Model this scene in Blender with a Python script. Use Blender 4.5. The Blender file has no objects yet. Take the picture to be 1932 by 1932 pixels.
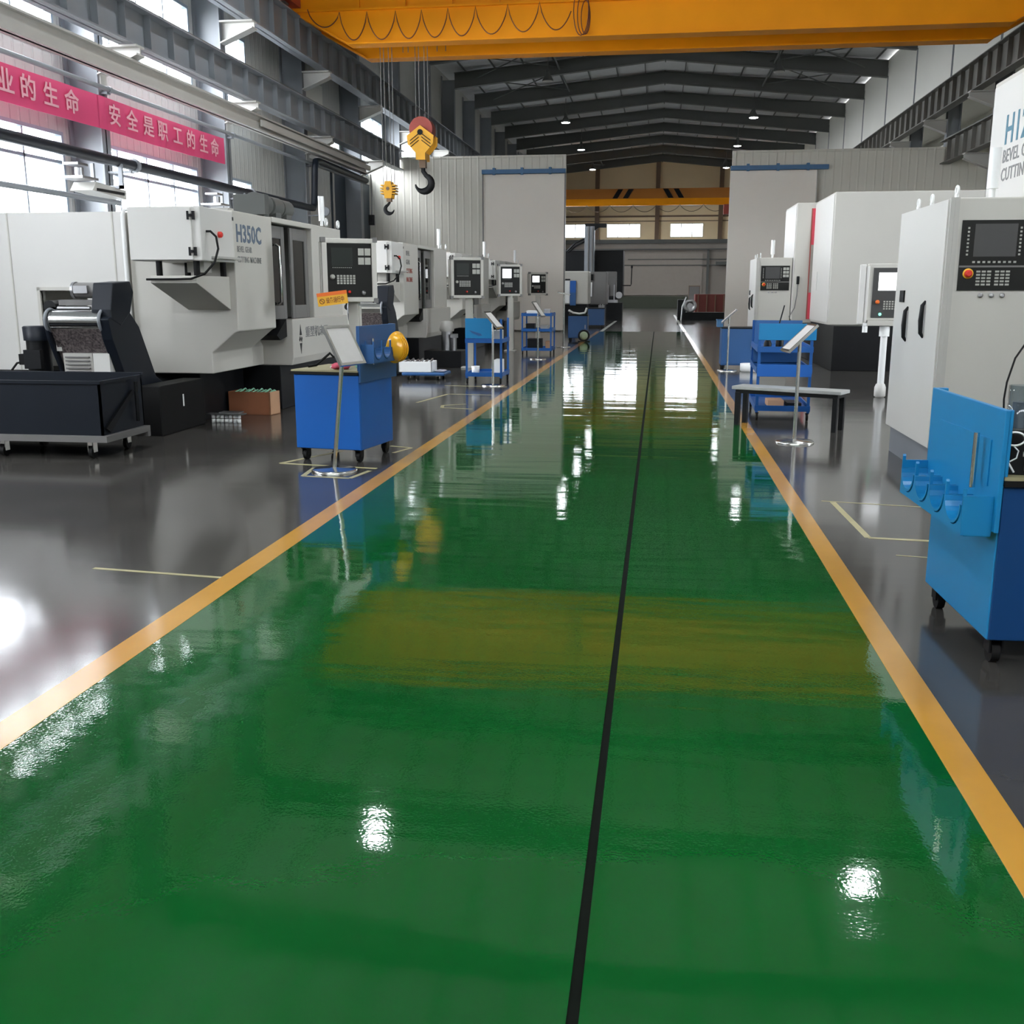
import bpy, math, random
from mathutils import Vector, Matrix
random.seed(7)
SC = bpy.context.scene
COL = SC.collection
R = math.radians
PI = math.pi

# ------------------------------------------------------------------ camera, sky, light, exposure
FPX = 1932.0
CAM_H = 1.6
PITCH = math.atan(418 / FPX)
YAW = math.atan(277 / FPX * math.cos(PITCH))
cam = bpy.data.cameras.new('camera')
cam.sensor_fit = 'HORIZONTAL'; cam.sensor_width = 36.0; cam.lens = 36.0 * FPX / 1932.0
cam.clip_start = 0.05; cam.clip_end = 400
camo = bpy.data.objects.new('camera', cam); COL.objects.link(camo)
camo.location = (0, 0, CAM_H)
camo.rotation_euler = (PI / 2 - PITCH, 0, YAW)
SC.camera = camo

SC.view_settings.view_transform = 'Standard'
SC.view_settings.look = 'None'
SC.view_settings.gamma = 1.0
SC.view_settings.use_curve_mapping = False
SC.view_settings.exposure = 0.35
SC.cycles.use_denoising = True
SC.cycles.max_bounces = 10
SC.cycles.diffuse_bounces = 5
SC.cycles.glossy_bounces = 5
SC.cycles.transparent_max_bounces = 12
SC.cycles.sample_clamp_indirect = 6.0
SC.cycles.caustics_reflective = False
SC.cycles.caustics_refractive = False

Y_BACK = -8.0
SKY = 24.0
LAMP_W = 600.0        # each high-bay lamp
w = bpy.data.worlds.new('overcast_sky'); SC.world = w; w.use_nodes = True
bg = w.node_tree.nodes['Background']
bg.inputs[0].default_value = (0.97, 0.98, 1.0, 1); bg.inputs[1].default_value = SKY
w.cycles.sampling_method = 'AUTOMATIC'

def portal(name, loc, rot, sx, sy):
    l = bpy.data.lights.new(name, 'AREA'); l.shape = 'RECTANGLE'; l.size = sx; l.size_y = sy
    l.cycles.is_portal = True
    o = bpy.data.objects.new(name, l); COL.objects.link(o); o.location = loc; o.rotation_euler = rot
# portals only guide the sampling of the daylight through the window bands
portal('daylight_portal', (-11.9, 21.7, 2.95), (0, -PI / 2, 0), 3.6, 16.5)
portal('daylight_portal', (-11.9, 26.0, 7.2), (0, -PI / 2, 0), 2.6, 49)
portal('daylight_portal', (-11.9, 5.35, 3.55), (0, -PI / 2, 0), 2.2, 4.0)
portal('daylight_portal', (-11.9, 73.0, 4.5), (0, -PI / 2, 0), 7.0, 56)
portal('daylight_portal', (13.85, 11, 4.0), (0, PI / 2, 0), 4.2, 6.5)
portal('daylight_portal', (0, Y_BACK - .25, 9.2), (-PI / 2, 0, 0), 18, 1.6)
portal('daylight_portal', (0, 101.3, 7.15), (PI / 2, 0, PI), 22, 1.6)

# ------------------------------------------------------------------ image point -> place (used to read sizes off the photograph)
_F = Vector((-math.sin(YAW) * math.cos(PITCH), math.cos(YAW) * math.cos(PITCH), -math.sin(PITCH)))
_R = Vector((math.cos(YAW), math.sin(YAW), 0)); _U = _R.cross(_F); _C = Vector((0, 0, CAM_H))
def _ray(x, y): return _F + _R * ((x - 966) / FPX) - _U * ((y - 966) / FPX)
def at_y(x, y, Y): d = _ray(x, y); return _C + d * (Y / d.y)
def at_x(x, y, X): d = _ray(x, y); return _C + d * (X / d.x)

# ------------------------------------------------------------------ materials
MATS = {}
def mat(name, col, rough=0.5, metal=0.0, var=0.06, scale=3.0, bump=0.0, bscale=40.0, coat=0.0, spec=0.5, emit=None, es=1.0):
    if name in MATS: return MATS[name]
    m = bpy.data.materials.new(name); m.use_nodes = True
    nt = m.node_tree; N = nt.nodes; L = nt.links; b = N['Principled BSDF']
    b.inputs['Roughness'].default_value = rough; b.inputs['Metallic'].default_value = metal
    b.inputs['Specular IOR Level'].default_value = spec
    b.inputs['Coat Weight'].default_value = coat; b.inputs['Coat Roughness'].default_value = 0.08
    tc = N.new('ShaderNodeTexCoord')
    if var > 0:
        n = N.new('ShaderNodeTexNoise'); n.inputs['Scale'].default_value = scale; n.inputs['Detail'].default_value = 4
        L.new(tc.outputs['Object'], n.inputs['Vector'])
        r = N.new('ShaderNodeMapRange'); r.inputs['To Min'].default_value = 1 - var; r.inputs['To Max'].default_value = 1 + var
        L.new(n.outputs['Fac'], r.inputs['Value'])
        x = N.new('ShaderNodeVectorMath'); x.operation = 'SCALE'; x.inputs[0].default_value = col[:3]
        L.new(r.outputs[0], x.inputs['Scale']); L.new(x.outputs[0], b.inputs['Base Color'])
    else:
        b.inputs['Base Color'].default_value = (*col[:3], 1)
    if bump > 0:
        n2 = N.new('ShaderNodeTexNoise'); n2.inputs['Scale'].default_value = bscale; n2.inputs['Detail'].default_value = 3
        L.new(tc.outputs['Object'], n2.inputs['Vector'])
        bp = N.new('ShaderNodeBump'); bp.inputs['Strength'].default_value = bump; bp.inputs['Distance'].default_value = 0.01
        L.new(n2.outputs['Fac'], bp.inputs['Height']); L.new(bp.outputs[0], b.inputs['Normal'])
    if emit:
        b.inputs['Emission Color'].default_value = (*emit, 1); b.inputs['Emission Strength'].default_value = es
    MATS[name] = m
    return m

def ribbed(name, col, axis, period, rough=0.45, depth=0.02):
    m = mat(name, col, rough, var=0.05, scale=0.6)
    N = m.node_tree.nodes; L = m.node_tree.links; b = N['Principled BSDF']
    tc = [n for n in N if n.type == 'TEX_COORD'][0]
    wv = N.new('ShaderNodeTexWave'); wv.wave_type = 'BANDS'; wv.bands_direction = axis; wv.wave_profile = 'SAW'
    wv.inputs['Scale'].default_value = 2 * PI / (20 * period) ; wv.inputs['Distortion'].default_value = 0
    L.new(tc.outputs['Object'], wv.inputs['Vector'])
    cr = N.new('ShaderNodeValToRGB'); e = cr.color_ramp.elements
    e[0].position = 0.0; e[0].color = (0, 0, 0, 1); e[1].position = 0.12; e[1].color = (1, 1, 1, 1)
    e2 = cr.color_ramp.elements.new(0.2); e2.color = (1, 1, 1, 1); e3 = cr.color_ramp.elements.new(0.3); e3.color = (0, 0, 0, 1)
    L.new(wv.outputs['Fac'], cr.inputs[0])
    bp = N.new('ShaderNodeBump'); bp.inputs['Strength'].default_value = 0.7; bp.inputs['Distance'].default_value = depth
    L.new(cr.outputs[0], bp.inputs['Height']); L.new(bp.outputs[0], b.inputs['Normal'])
    return m

def floor_mat(name, col, rough, blotch, wob, fine, spec=0.5):
    m = bpy.data.materials.new(name); m.use_nodes = True
    nt = m.node_tree; N = nt.nodes; L = nt.links; b = N['Principled BSDF']
    tc = N.new('ShaderNodeTexCoord')
    n = N.new('ShaderNodeTexNoise'); n.inputs['Scale'].default_value = 0.55; n.inputs['Detail'].default_value = 6; n.inputs['Roughness'].default_value = 0.6
    L.new(tc.outputs['Object'], n.inputs['Vector'])
    mp = N.new('ShaderNodeMapRange'); mp.inputs['From Min'].default_value = 0.3; mp.inputs['From Max'].default_value = 0.7
    L.new(n.outputs['Fac'], mp.inputs['Value'])
    mx = N.new('ShaderNodeMix'); mx.data_type = 'RGBA'
    mx.inputs['A'].default_value = (*[c * (1 - blotch) for c in col], 1); mx.inputs['B'].default_value = (*[c * (1 + blotch) for c in col], 1)
    L.new(mp.outputs[0], mx.inputs['Factor']); L.new(mx.outputs['Result'], b.inputs['Base Color'])
    b.inputs['Specular IOR Level'].default_value = spec
    r = N.new('ShaderNodeMapRange'); r.inputs['To Min'].default_value = rough * 0.75; r.inputs['To Max'].default_value = rough * 1.25
    n3 = N.new('ShaderNodeTexNoise'); n3.inputs['Scale'].default_value = 1.7; n3.inputs['Detail'].default_value = 3
    L.new(tc.outputs['Object'], n3.inputs['Vector']); L.new(n3.outputs['Fac'], r.inputs['Value']); L.new(r.outputs[0], b.inputs['Roughness'])
    # slow waves of the hand-laid coating and a fine orange peel
    w1 = N.new('ShaderNodeTexNoise'); w1.inputs['Scale'].default_value = 1.3; w1.inputs['Detail'].default_value = 3.0
    mpw = N.new('ShaderNodeMapping'); mpw.inputs['Scale'].default_value = (0.28, 1.35, 1.0)
    L.new(tc.outputs['Object'], mpw.inputs['Vector']); L.new(mpw.outputs[0], w1.inputs['Vector'])
    w2 = N.new('ShaderNodeTexNoise'); w2.inputs['Scale'].default_value = 90; w2.inputs['Detail'].default_value = 1
    L.new(tc.outputs['Object'], w2.inputs['Vector'])
    b1 = N.new('ShaderNodeBump'); b1.inputs['Strength'].default_value = 1; b1.inputs['Distance'].default_value = wob
    b2 = N.new('ShaderNodeBump'); b2.inputs['Strength'].default_value = 1; b2.inputs['Distance'].default_value = fine
    L.new(w1.outputs['Fac'], b1.inputs['Height']); L.new(w2.outputs['Fac'], b2.inputs['Height'])
    L.new(b1.outputs[0], b2.inputs['Normal']); L.new(b2.outputs[0], b.inputs['Normal'])
    MATS[name] = m
    return m

def glass_mat(name, tint=(0.96, 0.98, 1.0), refl=1.0):
    m = bpy.data.materials.new(name); m.use_nodes = True
    nt = m.node_tree; N = nt.nodes; L = nt.links
    N.remove(N['Principled BSDF']); out = [n for n in N if n.type == 'OUTPUT_MATERIAL'][0]
    t = N.new('ShaderNodeBsdfTransparent'); t.inputs[0].default_value = (*tint, 1)
    g = N.new('ShaderNodeBsdfGlossy'); g.inputs['Roughness'].default_value = 0.02
    fr = N.new('ShaderNodeFresnel'); 
    ge = N.new('ShaderNodeNewGeometry'); k1 = N.new('ShaderNodeMath'); k1.operation = 'MULTIPLY_ADD'; k1.inputs[1].default_value = -2; k1.inputs[2].default_value = 1
    k2 = N.new('ShaderNodeMath'); k2.operation = 'POWER'; k2.inputs[0].default_value = 1.45
    L.new(ge.outputs['Backfacing'], k1.inputs[0]); L.new(k1.outputs[0], k2.inputs[1]); L.new(k2.outputs[0], fr.inputs['IOR'])
    mu = N.new('ShaderNodeMath'); mu.operation = 'MULTIPLY'; mu.inputs[1].default_value = refl
    L.new(fr.outputs[0], mu.inputs[0])
    x = N.new('ShaderNodeMixShader'); L.new(mu.outputs[0], x.inputs[0]); L.new(t.outputs[0], x.inputs[1]); L.new(g.outputs[0], x.inputs[2])
    L.new(x.outputs[0], out.inputs[0])
    MATS[name] = m
    return m

M_GREEN = floor_mat('green_epoxy', (0.003, 0.082, 0.014), 0.032, 0.18, 0.0055, 0.00014, 0.55)
M_CONC = floor_mat('polished_concrete', (0.056, 0.053, 0.048), 0.12, 0.30, 0.0014, 0.00006, 0.5)
M_LINE = floor_mat('yellow_floor_paint', (0.52, 0.26, 0.035), 0.16, 0.16, 0.0015, 0.00008, 0.5)
M_LINEW = floor_mat('white_floor_paint', (0.55, 0.55, 0.50), 0.2, 0.12, 0.001, 0.00005, 0.5)
M_TAPE = mat('floor_tape', (0.42, 0.38, 0.20), 0.35, var=0.2, scale=9)
M_JOINT = mat('joint_filler', (0.003, 0.005, 0.003), 0.9, spec=0.1, var=0.4, scale=14)
M_WALL = ribbed('wall_panel_left', (0.52, 0.52, 0.49), 'Y', 0.30)
M_WALLR = mat('wall_panel_plain', (0.80, 0.79, 0.73), 0.5, var=0.05, scale=0.5)
M_PART = ribbed('partition_panel', (0.64, 0.62, 0.545), 'X', 0.30, depth=0.012)
M_DOORP = mat('sliding_door_panel', (0.84, 0.785, 0.71), 0.5, var=0.04, scale=0.5)
M_FAR = mat('far_wall_cream', (0.84, 0.67, 0.42), 0.55, var=0.07, scale=0.3)
M_FARG = mat('far_wall_grey', (0.26, 0.23, 0.205), 0.55, var=0.07, scale=0.3)
M_ROOF = ribbed('roof_sheet', (0.66, 0.67, 0.68), 'Y', 0.6)
M_STEEL = mat('grey_painted_steel', (0.20, 0.215, 0.235), 0.45, var=0.12, scale=1.3)
M_STEELD = mat('dark_painted_steel', (0.085, 0.09, 0.085), 0.5, var=0.15, scale=1.0)
M_STEELL = mat('light_painted_steel', (0.44, 0.43, 0.40), 0.45, var=0.08, scale=1.0)
M_RUNR = mat('weathered_steel', (0.15, 0.145, 0.13), 0.5, var=0.3, scale=1.5)
M_BROWN = mat('brown_steel', (0.16, 0.10, 0.06), 0.5, var=0.1)
M_CRANE = mat('crane_yellow', (0.84, 0.30, 0.004), 0.5, var=0.10, scale=1.2, spec=0.15)
M_CRANED = mat('far_crane_orange', (0.42, 0.145, 0.012), 0.45, var=0.10, scale=1.2)
M_HOOKY = mat('hook_block_yellow', (0.72, 0.36, 0.02), 0.4, var=0.12, scale=5)
M_RED = mat('dull_red', (0.30, 0.045, 0.03), 0.5, var=0.12)
M_DARK = mat('near_black_steel', (0.006, 0.0065, 0.0075), 0.45, var=0.25, scale=4, spec=0.22)
M_DARKB = mat('blue_black_steel', (0.008, 0.011, 0.017), 0.42, var=0.2, scale=3, spec=0.25)
M_BLACK = mat('black_rubber', (0.005, 0.005, 0.005), 0.6, var=0.2, scale=8, spec=0.2)
M_WHITE = mat('machine_white', (0.63, 0.62, 0.59), 0.38, var=0.035, scale=1.2)
M_WHITE2 = mat('machine_light_grey', (0.52, 0.505, 0.46), 0.4, var=0.04, scale=1.2)
M_GREY = mat('machine_mid_grey', (0.16, 0.155, 0.15), 0.4, var=0.08)
M_PURE = mat('white_plastic', (0.82, 0.83, 0.82), 0.35, var=0.03)
M_BLUE = mat('workshop_blue', (0.006, 0.105, 0.42), 0.38, var=0.07, scale=2)
M_BLUEL = mat('workshop_light_blue', (0.005, 0.20, 0.45), 0.38, var=0.07, scale=2)
M_BLUED = mat('workshop_dark_blue', (0.022, 0.095, 0.26), 0.4, var=0.1, scale=2)
M_BLUEM = mat('trolley_blue', (0.010, 0.085, 0.30), 0.42, var=0.08, scale=2, spec=.35)
M_BLUES = mat('rail_blue', (0.05, 0.15, 0.30), 0.45, var=0.1)
M_CHROME = mat('brushed_stainless', (0.72, 0.72, 0.70), 0.18, metal=1.0, var=0.06, scale=6)
M_METAL = mat('dull_metal', (0.42, 0.42, 0.43), 0.35, metal=1.0, var=0.15, scale=6)
M_PANEL = mat('console_face', (0.014, 0.014, 0.013), 0.5, var=0.1, spec=0.2)
M_SCRD = mat('dark_screen', (0.024, 0.028, 0.025), 0.3, var=0.1, spec=0.25)
M_SCRG = mat('grey_screen', (0.065, 0.065, 0.065), 0.2, var=0.15)
M_SCRW = mat('lit_screen', (0.8, 0.8, 0.8), 0.2, var=0.0, emit=(0.95, 0.98, 1.0), es=1.6)
M_KEY = mat('grey_keys', (0.40, 0.40, 0.36), 0.4, var=0.15, scale=30)
M_ESTOP = mat('emergency_red', (0.62, 0.03, 0.02), 0.35, var=0.05)
M_ORANGE = mat('orange_plastic', (0.80, 0.16, 0.02), 0.4, var=0.05)
M_HAT = mat('helmet_yellow', (0.85, 0.42, 0.015), 0.28, var=0.04, coat=0.4)
M_PINK = mat('banner_cloth', (0.74, 0.07, 0.20), 0.6, var=0.09, scale=1.5, bump=0.15, bscale=5)
M_PINKT = mat('banner_letters', (0.95, 0.50, 0.58), 0.6, var=0.03)
M_STRIPE = mat('pink_red_paint', (0.72, 0.06, 0.10), 0.4, var=0.06)
M_LETTER = mat('blue_grey_lettering', (0.11, 0.15, 0.21), 0.5, var=0.05)
M_LETTER2 = mat('grey_lettering', (0.20, 0.20, 0.20), 0.5, var=0.05)
M_LETTER3 = mat('teal_lettering', (0.05, 0.17, 0.24), 0.5, var=0.05)
M_INK = mat('black_ink', (0.02, 0.02, 0.02), 0.5, var=0.05)
M_CARD = mat('cardboard_brown', (0.24, 0.085, 0.035), 0.7, var=0.12, scale=4)
M_CARDL = mat('cardboard_light', (0.45, 0.26, 0.15), 0.7, var=0.12, scale=4)
M_WOOD = mat('bench_top_olive', (0.30, 0.27, 0.15), 0.55, var=0.2, scale=8)
M_BENCHT = mat('grey_bench_board', (0.36, 0.37, 0.36), 0.45, var=0.18, scale=9)
M_PINKRAG = mat('pink_rag', (0.55, 0.08, 0.13), 0.8, var=0.3, scale=20)
M_GREENRAG = mat('green_rag', (0.18, 0.40, 0.27), 0.8, var=0.3, scale=20)
M_PAPER = mat('paper_sheet', (0.62, 0.60, 0.58), 0.5, var=0.06, scale=12)
M_LAMP = mat('lamp_glow', (0.9, 0.9, 0.9), 0.4, var=0.0, emit=(0.92, 0.97, 1.0), es=60.0)
M_SIGNY = mat('sign_amber', (0.80, 0.42, 0.03), 0.5, var=0.06)
M_DOORT = mat('dark_slate_door', (0.035, 0.05, 0.065), 0.5, var=0.15, scale=0.8)
M_CURT = mat('chip_curtain', (0.12, 0.10, 0.10), 0.4, metal=0.3, var=1.9, scale=42, bump=1.0, bscale=45)
M_GLASS = glass_mat('window_glass')
M_ACRYL = glass_mat('clear_acrylic', (0.82, 0.86, 0.88), 1.0)
M_TINT = glass_mat('tinted_door_glass', (0.30, 0.31, 0.32), 1.0)
M_OUT = mat('yard_asphalt', (0.22, 0.22, 0.21), 0.8, var=0.1, scale=0.3)
M_LENS = mat('green_lamp', (0.1, 0.6, 0.35), 0.3, var=0.0, emit=(0.2, 1.0, 0.6), es=2.0)

# ------------------------------------------------------------------ mesh builder
class MB:
    """Collects boxes, prisms, tubes and turned shapes; build() links them as ONE mesh object."""
    def __init__(s, mtx=None): s.v = []; s.f = []; s.sm = []; s.mi = []; s.cur = 0; s.m = mtx
    def slot(s, i): s.cur = i; return s
    def add(s, vs, fs, smooth=False):
        b = len(s.v)
        for p in vs:
            p = Vector(p)
            s.v.append(s.m @ p if s.m else p)
        for f in fs:
            s.f.append([b + i for i in f]); s.sm.append(smooth); s.mi.append(s.cur)
        return s
    def box(s, x0, x1, y0, y1, z0, z1):
        if x0 > x1: x0, x1 = x1, x0
        if y0 > y1: y0, y1 = y1, y0
        if z0 > z1: z0, z1 = z1, z0
        vs = [(x0,y0,z0),(x1,y0,z0),(x1,y1,z0),(x0,y1,z0),(x0,y0,z1),(x1,y0,z1),(x1,y1,z1),(x0,y1,z1)]
        return s.add(vs, [(0,3,2,1),(4,5,6,7),(0,1,5,4),(1,2,6,5),(2,3,7,6),(3,0,4,7)])
    def prism(s, poly, axis, a, b):
        """poly: 2D outline; axis x -> (y,z), y -> (x,z), z -> (x,y); swept from a to b."""
        def P(u, v, t): return {'x': (t, u, v), 'y': (u, t, v), 'z': (u, v, t)}[axis]
        n = len(poly); vs = [P(u, v, a) for u, v in poly] + [P(u, v, b) for u, v in poly]
        area = sum(poly[i][0] * poly[(i+1) % n][1] - poly[(i+1) % n][0] * poly[i][1] for i in range(n))
        flip = (area > 0) != (axis == 'y')
        if b < a: flip = not flip
        lo = list(range(n)); hi = list(range(n, 2 * n))
        sides = [(i, (i+1) % n, n + (i+1) % n, n + i) for i in range(n)]
        fs = [tuple(reversed(lo)), tuple(hi)] + sides
        if not flip: fs = [tuple(reversed(f)) for f in fs]
        return s.add(vs, fs)
    def cyl(s, p0, p1, r, n=16, r1=None, cap=True):
        p0 = Vector(p0); p1 = Vector(p1); r1 = r if r1 is None else r1
        d = (p1 - p0).normalized(); a = d.orthogonal().normalized(); c = d.cross(a)
        vs = []
        for p, q in ((p0, r), (p1, r1)):
            for i in range(n):
                t = 2 * PI * i / n; vs.append(p + (a * math.cos(t) + c * math.sin(t)) * q)
        s.add(vs, [(i, (i+1) % n, n + (i+1) % n, n + i) for i in range(n)], True)
        if cap: s.add(vs, [tuple(reversed(range(n))), tuple(range(n, 2*n))])
        return s
    def tube(s, pts, r, n=8, closed=False):
        pts = [Vector(p) for p in pts]; N = len(pts); vs = []; a = None
        for i, p in enumerate(pts):
            if closed: d = (pts[(i+1) % N] - pts[i-1]).normalized()
            else: d = (pts[min(i+1, N-1)] - pts[max(i-1, 0)]).normalized()
            if a is None: a = d.orthogonal().normalized()
            else:
                a = a - d * a.dot(d)
                a = a.normalized() if a.length > 1e-6 else d.orthogonal().normalized()
            c = d.cross(a)
            rr = r[i] if isinstance(r, (list, tuple)) else r
            for k in range(n):
                t = 2 * PI * k / n; vs.append(p + (a * math.cos(t) + c * math.sin(t)) * rr)
        fs = []
        for i in range(N if closed else N - 1):
            j = (i + 1) % N
            for k in range(n): fs.append((i*n+k, i*n+(k+1) % n, j*n+(k+1) % n, j*n+k))
        s.add(vs, fs, True)
        if not closed: s.add(vs, [tuple(reversed(range(n))), tuple(range((N-1)*n, N*n))])
        return s
    def lathe(s, prof, c, axis='z', n=24):
        """prof: (radius, height) pairs turned about the axis through c."""
        c = Vector(c); vs = []; K = len(prof)
        for (r, h) in prof:
            for i in range(n):
                t = 2 * PI * i / n; u, v = r * math.cos(t), r * math.sin(t)
                vs.append(c + Vector({'z': (u, v, h), 'y': (v, h, u), 'x': (h, u, v)}[axis]))
        fs = [(k*n+i, k*n+(i+1) % n, (k+1)*n+(i+1) % n, (k+1)*n+i) for k in range(K-1) for i in range(n)]
        s.add(vs, fs, True)
        s.add(vs, [tuple(reversed(range(n))), tuple(range((K-1)*n, K*n))])
        return s
    def quad(s, a, b, c, d): return s.add([a, b, c, d], [(0, 1, 2, 3)])
    def build(s, name, m, parent=None, bevel=0.0, world=True):
        me = bpy.data.meshes.new(name)
        off = ORG.get(parent.name, Vector((0, 0, 0))) if (parent and world) else Vector((0, 0, 0))
        me.from_pydata([tuple(v - off) for v in s.v], [], s.f); me.validate()
        for p, q, i in zip(me.polygons, s.sm, s.mi): p.use_smooth = q; p.material_index = i
        for q in (m if isinstance(m, (list, tuple)) else [m]): me.materials.append(q)
        o = bpy.data.objects.new(name, me); COL.objects.link(o)
        if parent:
            o.parent = parent; ORG[o.name] = ORG.get(parent.name, Vector((0, 0, 0)))
        if bevel:
            md = o.modifiers.new('bevel', 'BEVEL'); md.width = bevel; md.segments = 2; md.limit_method = 'ANGLE'; md.angle_limit = R(40)
        return o
ORG = {}

def tag(o, label=None, cat=None, group=None, kind=None):
    if label: o['label'] = label
    if cat: o['category'] = cat
    if group: o['group'] = group
    if kind: o['kind'] = kind
    return o
def thing(name, label, cat, loc=(0, 0, 0), group=None, rz=0.0):
    o = bpy.data.objects.new(name, None); COL.objects.link(o)
    o.empty_display_size = 0.1
    o.location = loc; o.rotation_euler = (0, 0, rz); ORG[o.name] = Vector(loc) if not rz else Vector((0, 0, 0))
    return tag(o, label, cat, group)
def struct(name, mb, m, parent=None, bevel=0.0):
    o = mb.build(name, m, parent, bevel)
    if not parent: o['kind'] = 'structure'
    return o
def kids(o): return [c for c in bpy.data.objects if c.parent == o]
def dup(root, loc, label, group=None, rz=None, skip=()):
    r = root.copy(); COL.objects.link(r); r.location = loc; r['label'] = label
    if rz is not None: r.rotation_euler = (0, 0, rz)
    if group: r['group'] = group
    for ch in kids(root):
        if ch.name.split('.')[0] in skip: continue
        c = ch.copy(); COL.objects.link(c); c.parent = r
        for g in kids(ch):
            d = g.copy(); COL.objects.link(d); d.parent = c
    return r

def text_mb(s, size, origin, right, up, depth=0.003, sx=1.0, bold=0.0, align='LEFT', spacing=1.0):
    """Letters as a thin raised mesh at origin, reading along right, standing along up."""
    cu = bpy.data.curves.new('txt', 'FONT'); cu.body = s; cu.size = size; cu.extrude = depth; cu.offset = bold
    cu.align_x = align; cu.space_character = spacing; cu.resolution_u = 2
    o = bpy.data.objects.new('txt', cu); COL.objects.link(o)
    dg = bpy.context.evaluated_depsgraph_get(); dg.update()
    me = bpy.data.meshes.new_from_object(o.evaluated_get(dg))
    right = Vector(right).normalized(); up = Vector(up).normalized(); nn = right.cross(up)
    b = MB(); og = Vector(origin)
    b.add([og + right * (v.co.x * sx) + up * v.co.y + nn * v.co.z for v in me.vertices], [tuple(p.vertices) for p in me.polygons])
    bpy.data.objects.remove(o); bpy.data.meshes.remove(me)
    return b

# ------------------------------------------------------------------ the hall: shell
WX, RX, Y0, Y1 = -11.65, 11.45, -8.0, 101.0     # wall planes
FX = 10.95                                       # inner flange of the columns
COLY = [19.95 + 6.05 * k for k in range(-4, 14)]
EAVE, RIDGE = 12.8, 13.75

b = MB().box(WX - 0.3, 15, Y0 - 0.3, Y1 + 0.3, -0.3, 0.0); struct('floor', b, M_CONC)
b = MB().box(-2.27, -0.158, Y0, 41.5, 0.0, 0.003).box(-0.130, 1.02, Y0, 41.5, 0.0, 0.003); struct('floor_green_aisle', b, M_GREEN)
b = MB().box(-0.158, -0.130, Y0, 41.5, 0.0002, 0.0008); struct('floor_joint', b, M_JOINT)
b = MB().box(-2.42, -2.27, Y0, 41.5, 0.0, 0.004); struct('floor_line_left', b, M_LINE)
b = MB().box(1.02, 1.145, Y0, 41.5, 0.0, 0.004); struct('floor_line_right', b, M_LINE)
b = MB().box(-2.30, -2.16, 41.6, 56, 0.0, 0.004).box(1.0, 1.13, 41.6, 70, 0.0, 0.004); struct('floor_line_white', b, M_LINEW)
b = MB().box(WX - 40, WX - 0.35, Y0 - 30, Y1 + 40, -0.35, -0.2).box(-60, 60, Y1 + 0.35, Y1 + 45, -0.35, -0.2).box(15.1, 60, Y0 - 30, Y1, -0.35, -0.2); struct('ground', b, M_OUT)

def wall_boxes(b, axis, t0, t1, lo, hi, z0, z1, holes):
    """Wall slab from lo..hi, z0..z1 with rectangular holes (a0,a1,b0,b1)."""
    us = sorted({lo, hi, *[h[0] for h in holes], *[h[1] for h in holes]}); us = [u for u in us if lo <= u <= hi]
    for u0, u1 in zip(us, us[1:]):
        um = (u0 + u1) / 2; hs = sorted([h for h in holes if h[0] < um < h[1]], key=lambda h: h[2])
        z = z0
        for h in hs + [None]:
            ze = h[2] if h else z1
            if ze > z + 1e-4:
                if axis == 'x': b.box(t0, t1, u0, u1, z, ze)
                else: b.box(u0, u1, t0, t1, z, ze)
            if h: z = h[3]
    return b

holes = []; wins = []
for k, cy in enumerate(COLY[:-1]):
    lo_ = cy + 0.55; hi_ = cy + 5.80
    i = k - 4                                    # bay 0 starts at the column at 19.95
    if i in (-1, 0, 7): wins.append((lo_, hi_, 1.15, 4.62))  # the far bay's low window is hidden, added to light the far hall
    elif i == 1: wins.append((lo_, 29.3, 1.15, 4.62))
    elif i == -3: wins.append((3.4, 7.3, 2.5, 4.62))  # unseen small window, added to brighten the near machine faces
    if i in (-3, -2, -1, 0, 3, 4, 6, 7, 10, 11): wins.append((lo_, hi_, 6.05, 8.40))  # farthest bays are hidden by the partition, added to light roof and far wall
    elif i == 1: wins.append((lo_, 29.3, 6.05, 8.40))
    elif i == 2: wins.append((35.3, 37.85, 6.05, 6.95))
holes = [(a, c, d, e) for a, c, d, e in wins]
b = wall_boxes(MB(), 'x', WX - 0.15, WX, Y0, Y1, 0, EAVE, holes); struct('wall_left', b, M_WALL)
M_WINF = mat('window_frame_blue_grey', (0.30, 0.36, 0.42), 0.4, var=0.05)
n = 0
for (a, c, z0, z1) in wins:
    n += 1
    f = MB(); t = 0.07; x0, x1 = WX - 0.12, WX + 0.03
    f.box(x0, x1, a, a + t, z0, z1).box(x0, x1, c - t, c, z0, z1).box(x0, x1, a + t, c - t, z0, z0 + t).box(x0, x1, a + t, c - t, z1 - t, z1)
    m = max(1, round((c - a) / 1.35))
    for j in range(1, m):
        y = a + (c - a) * j / m; f.box(x0 + .03, x1 - .03, y - 0.025, y + 0.025, z0 + t, z1 - t)
    if z1 < 5: f.box(x0 + .03, x1 - .03, a + t, c - t, 4.02, 4.08)
    wo = struct('window_%d' % n, f, M_WINF)
    g = MB().box(WX - 0.07, WX - 0.062, a + t, c - t, z0 + t, z1 - t); g.build('pane', M_GLASS, wo)
BW_ADDED = [(-8.5 + 4.4 * k, -4.7 + 4.4 * k, 8.5, 9.9) for k in range(4)]  # invented high windows behind the camera, added for fill light
b = wall_boxes(MB(), 'y', Y0 - 0.15, Y0, WX - .15, 15, 0, 15, BW_ADDED); struct('wall_back', b, M_WALLR)
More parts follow.
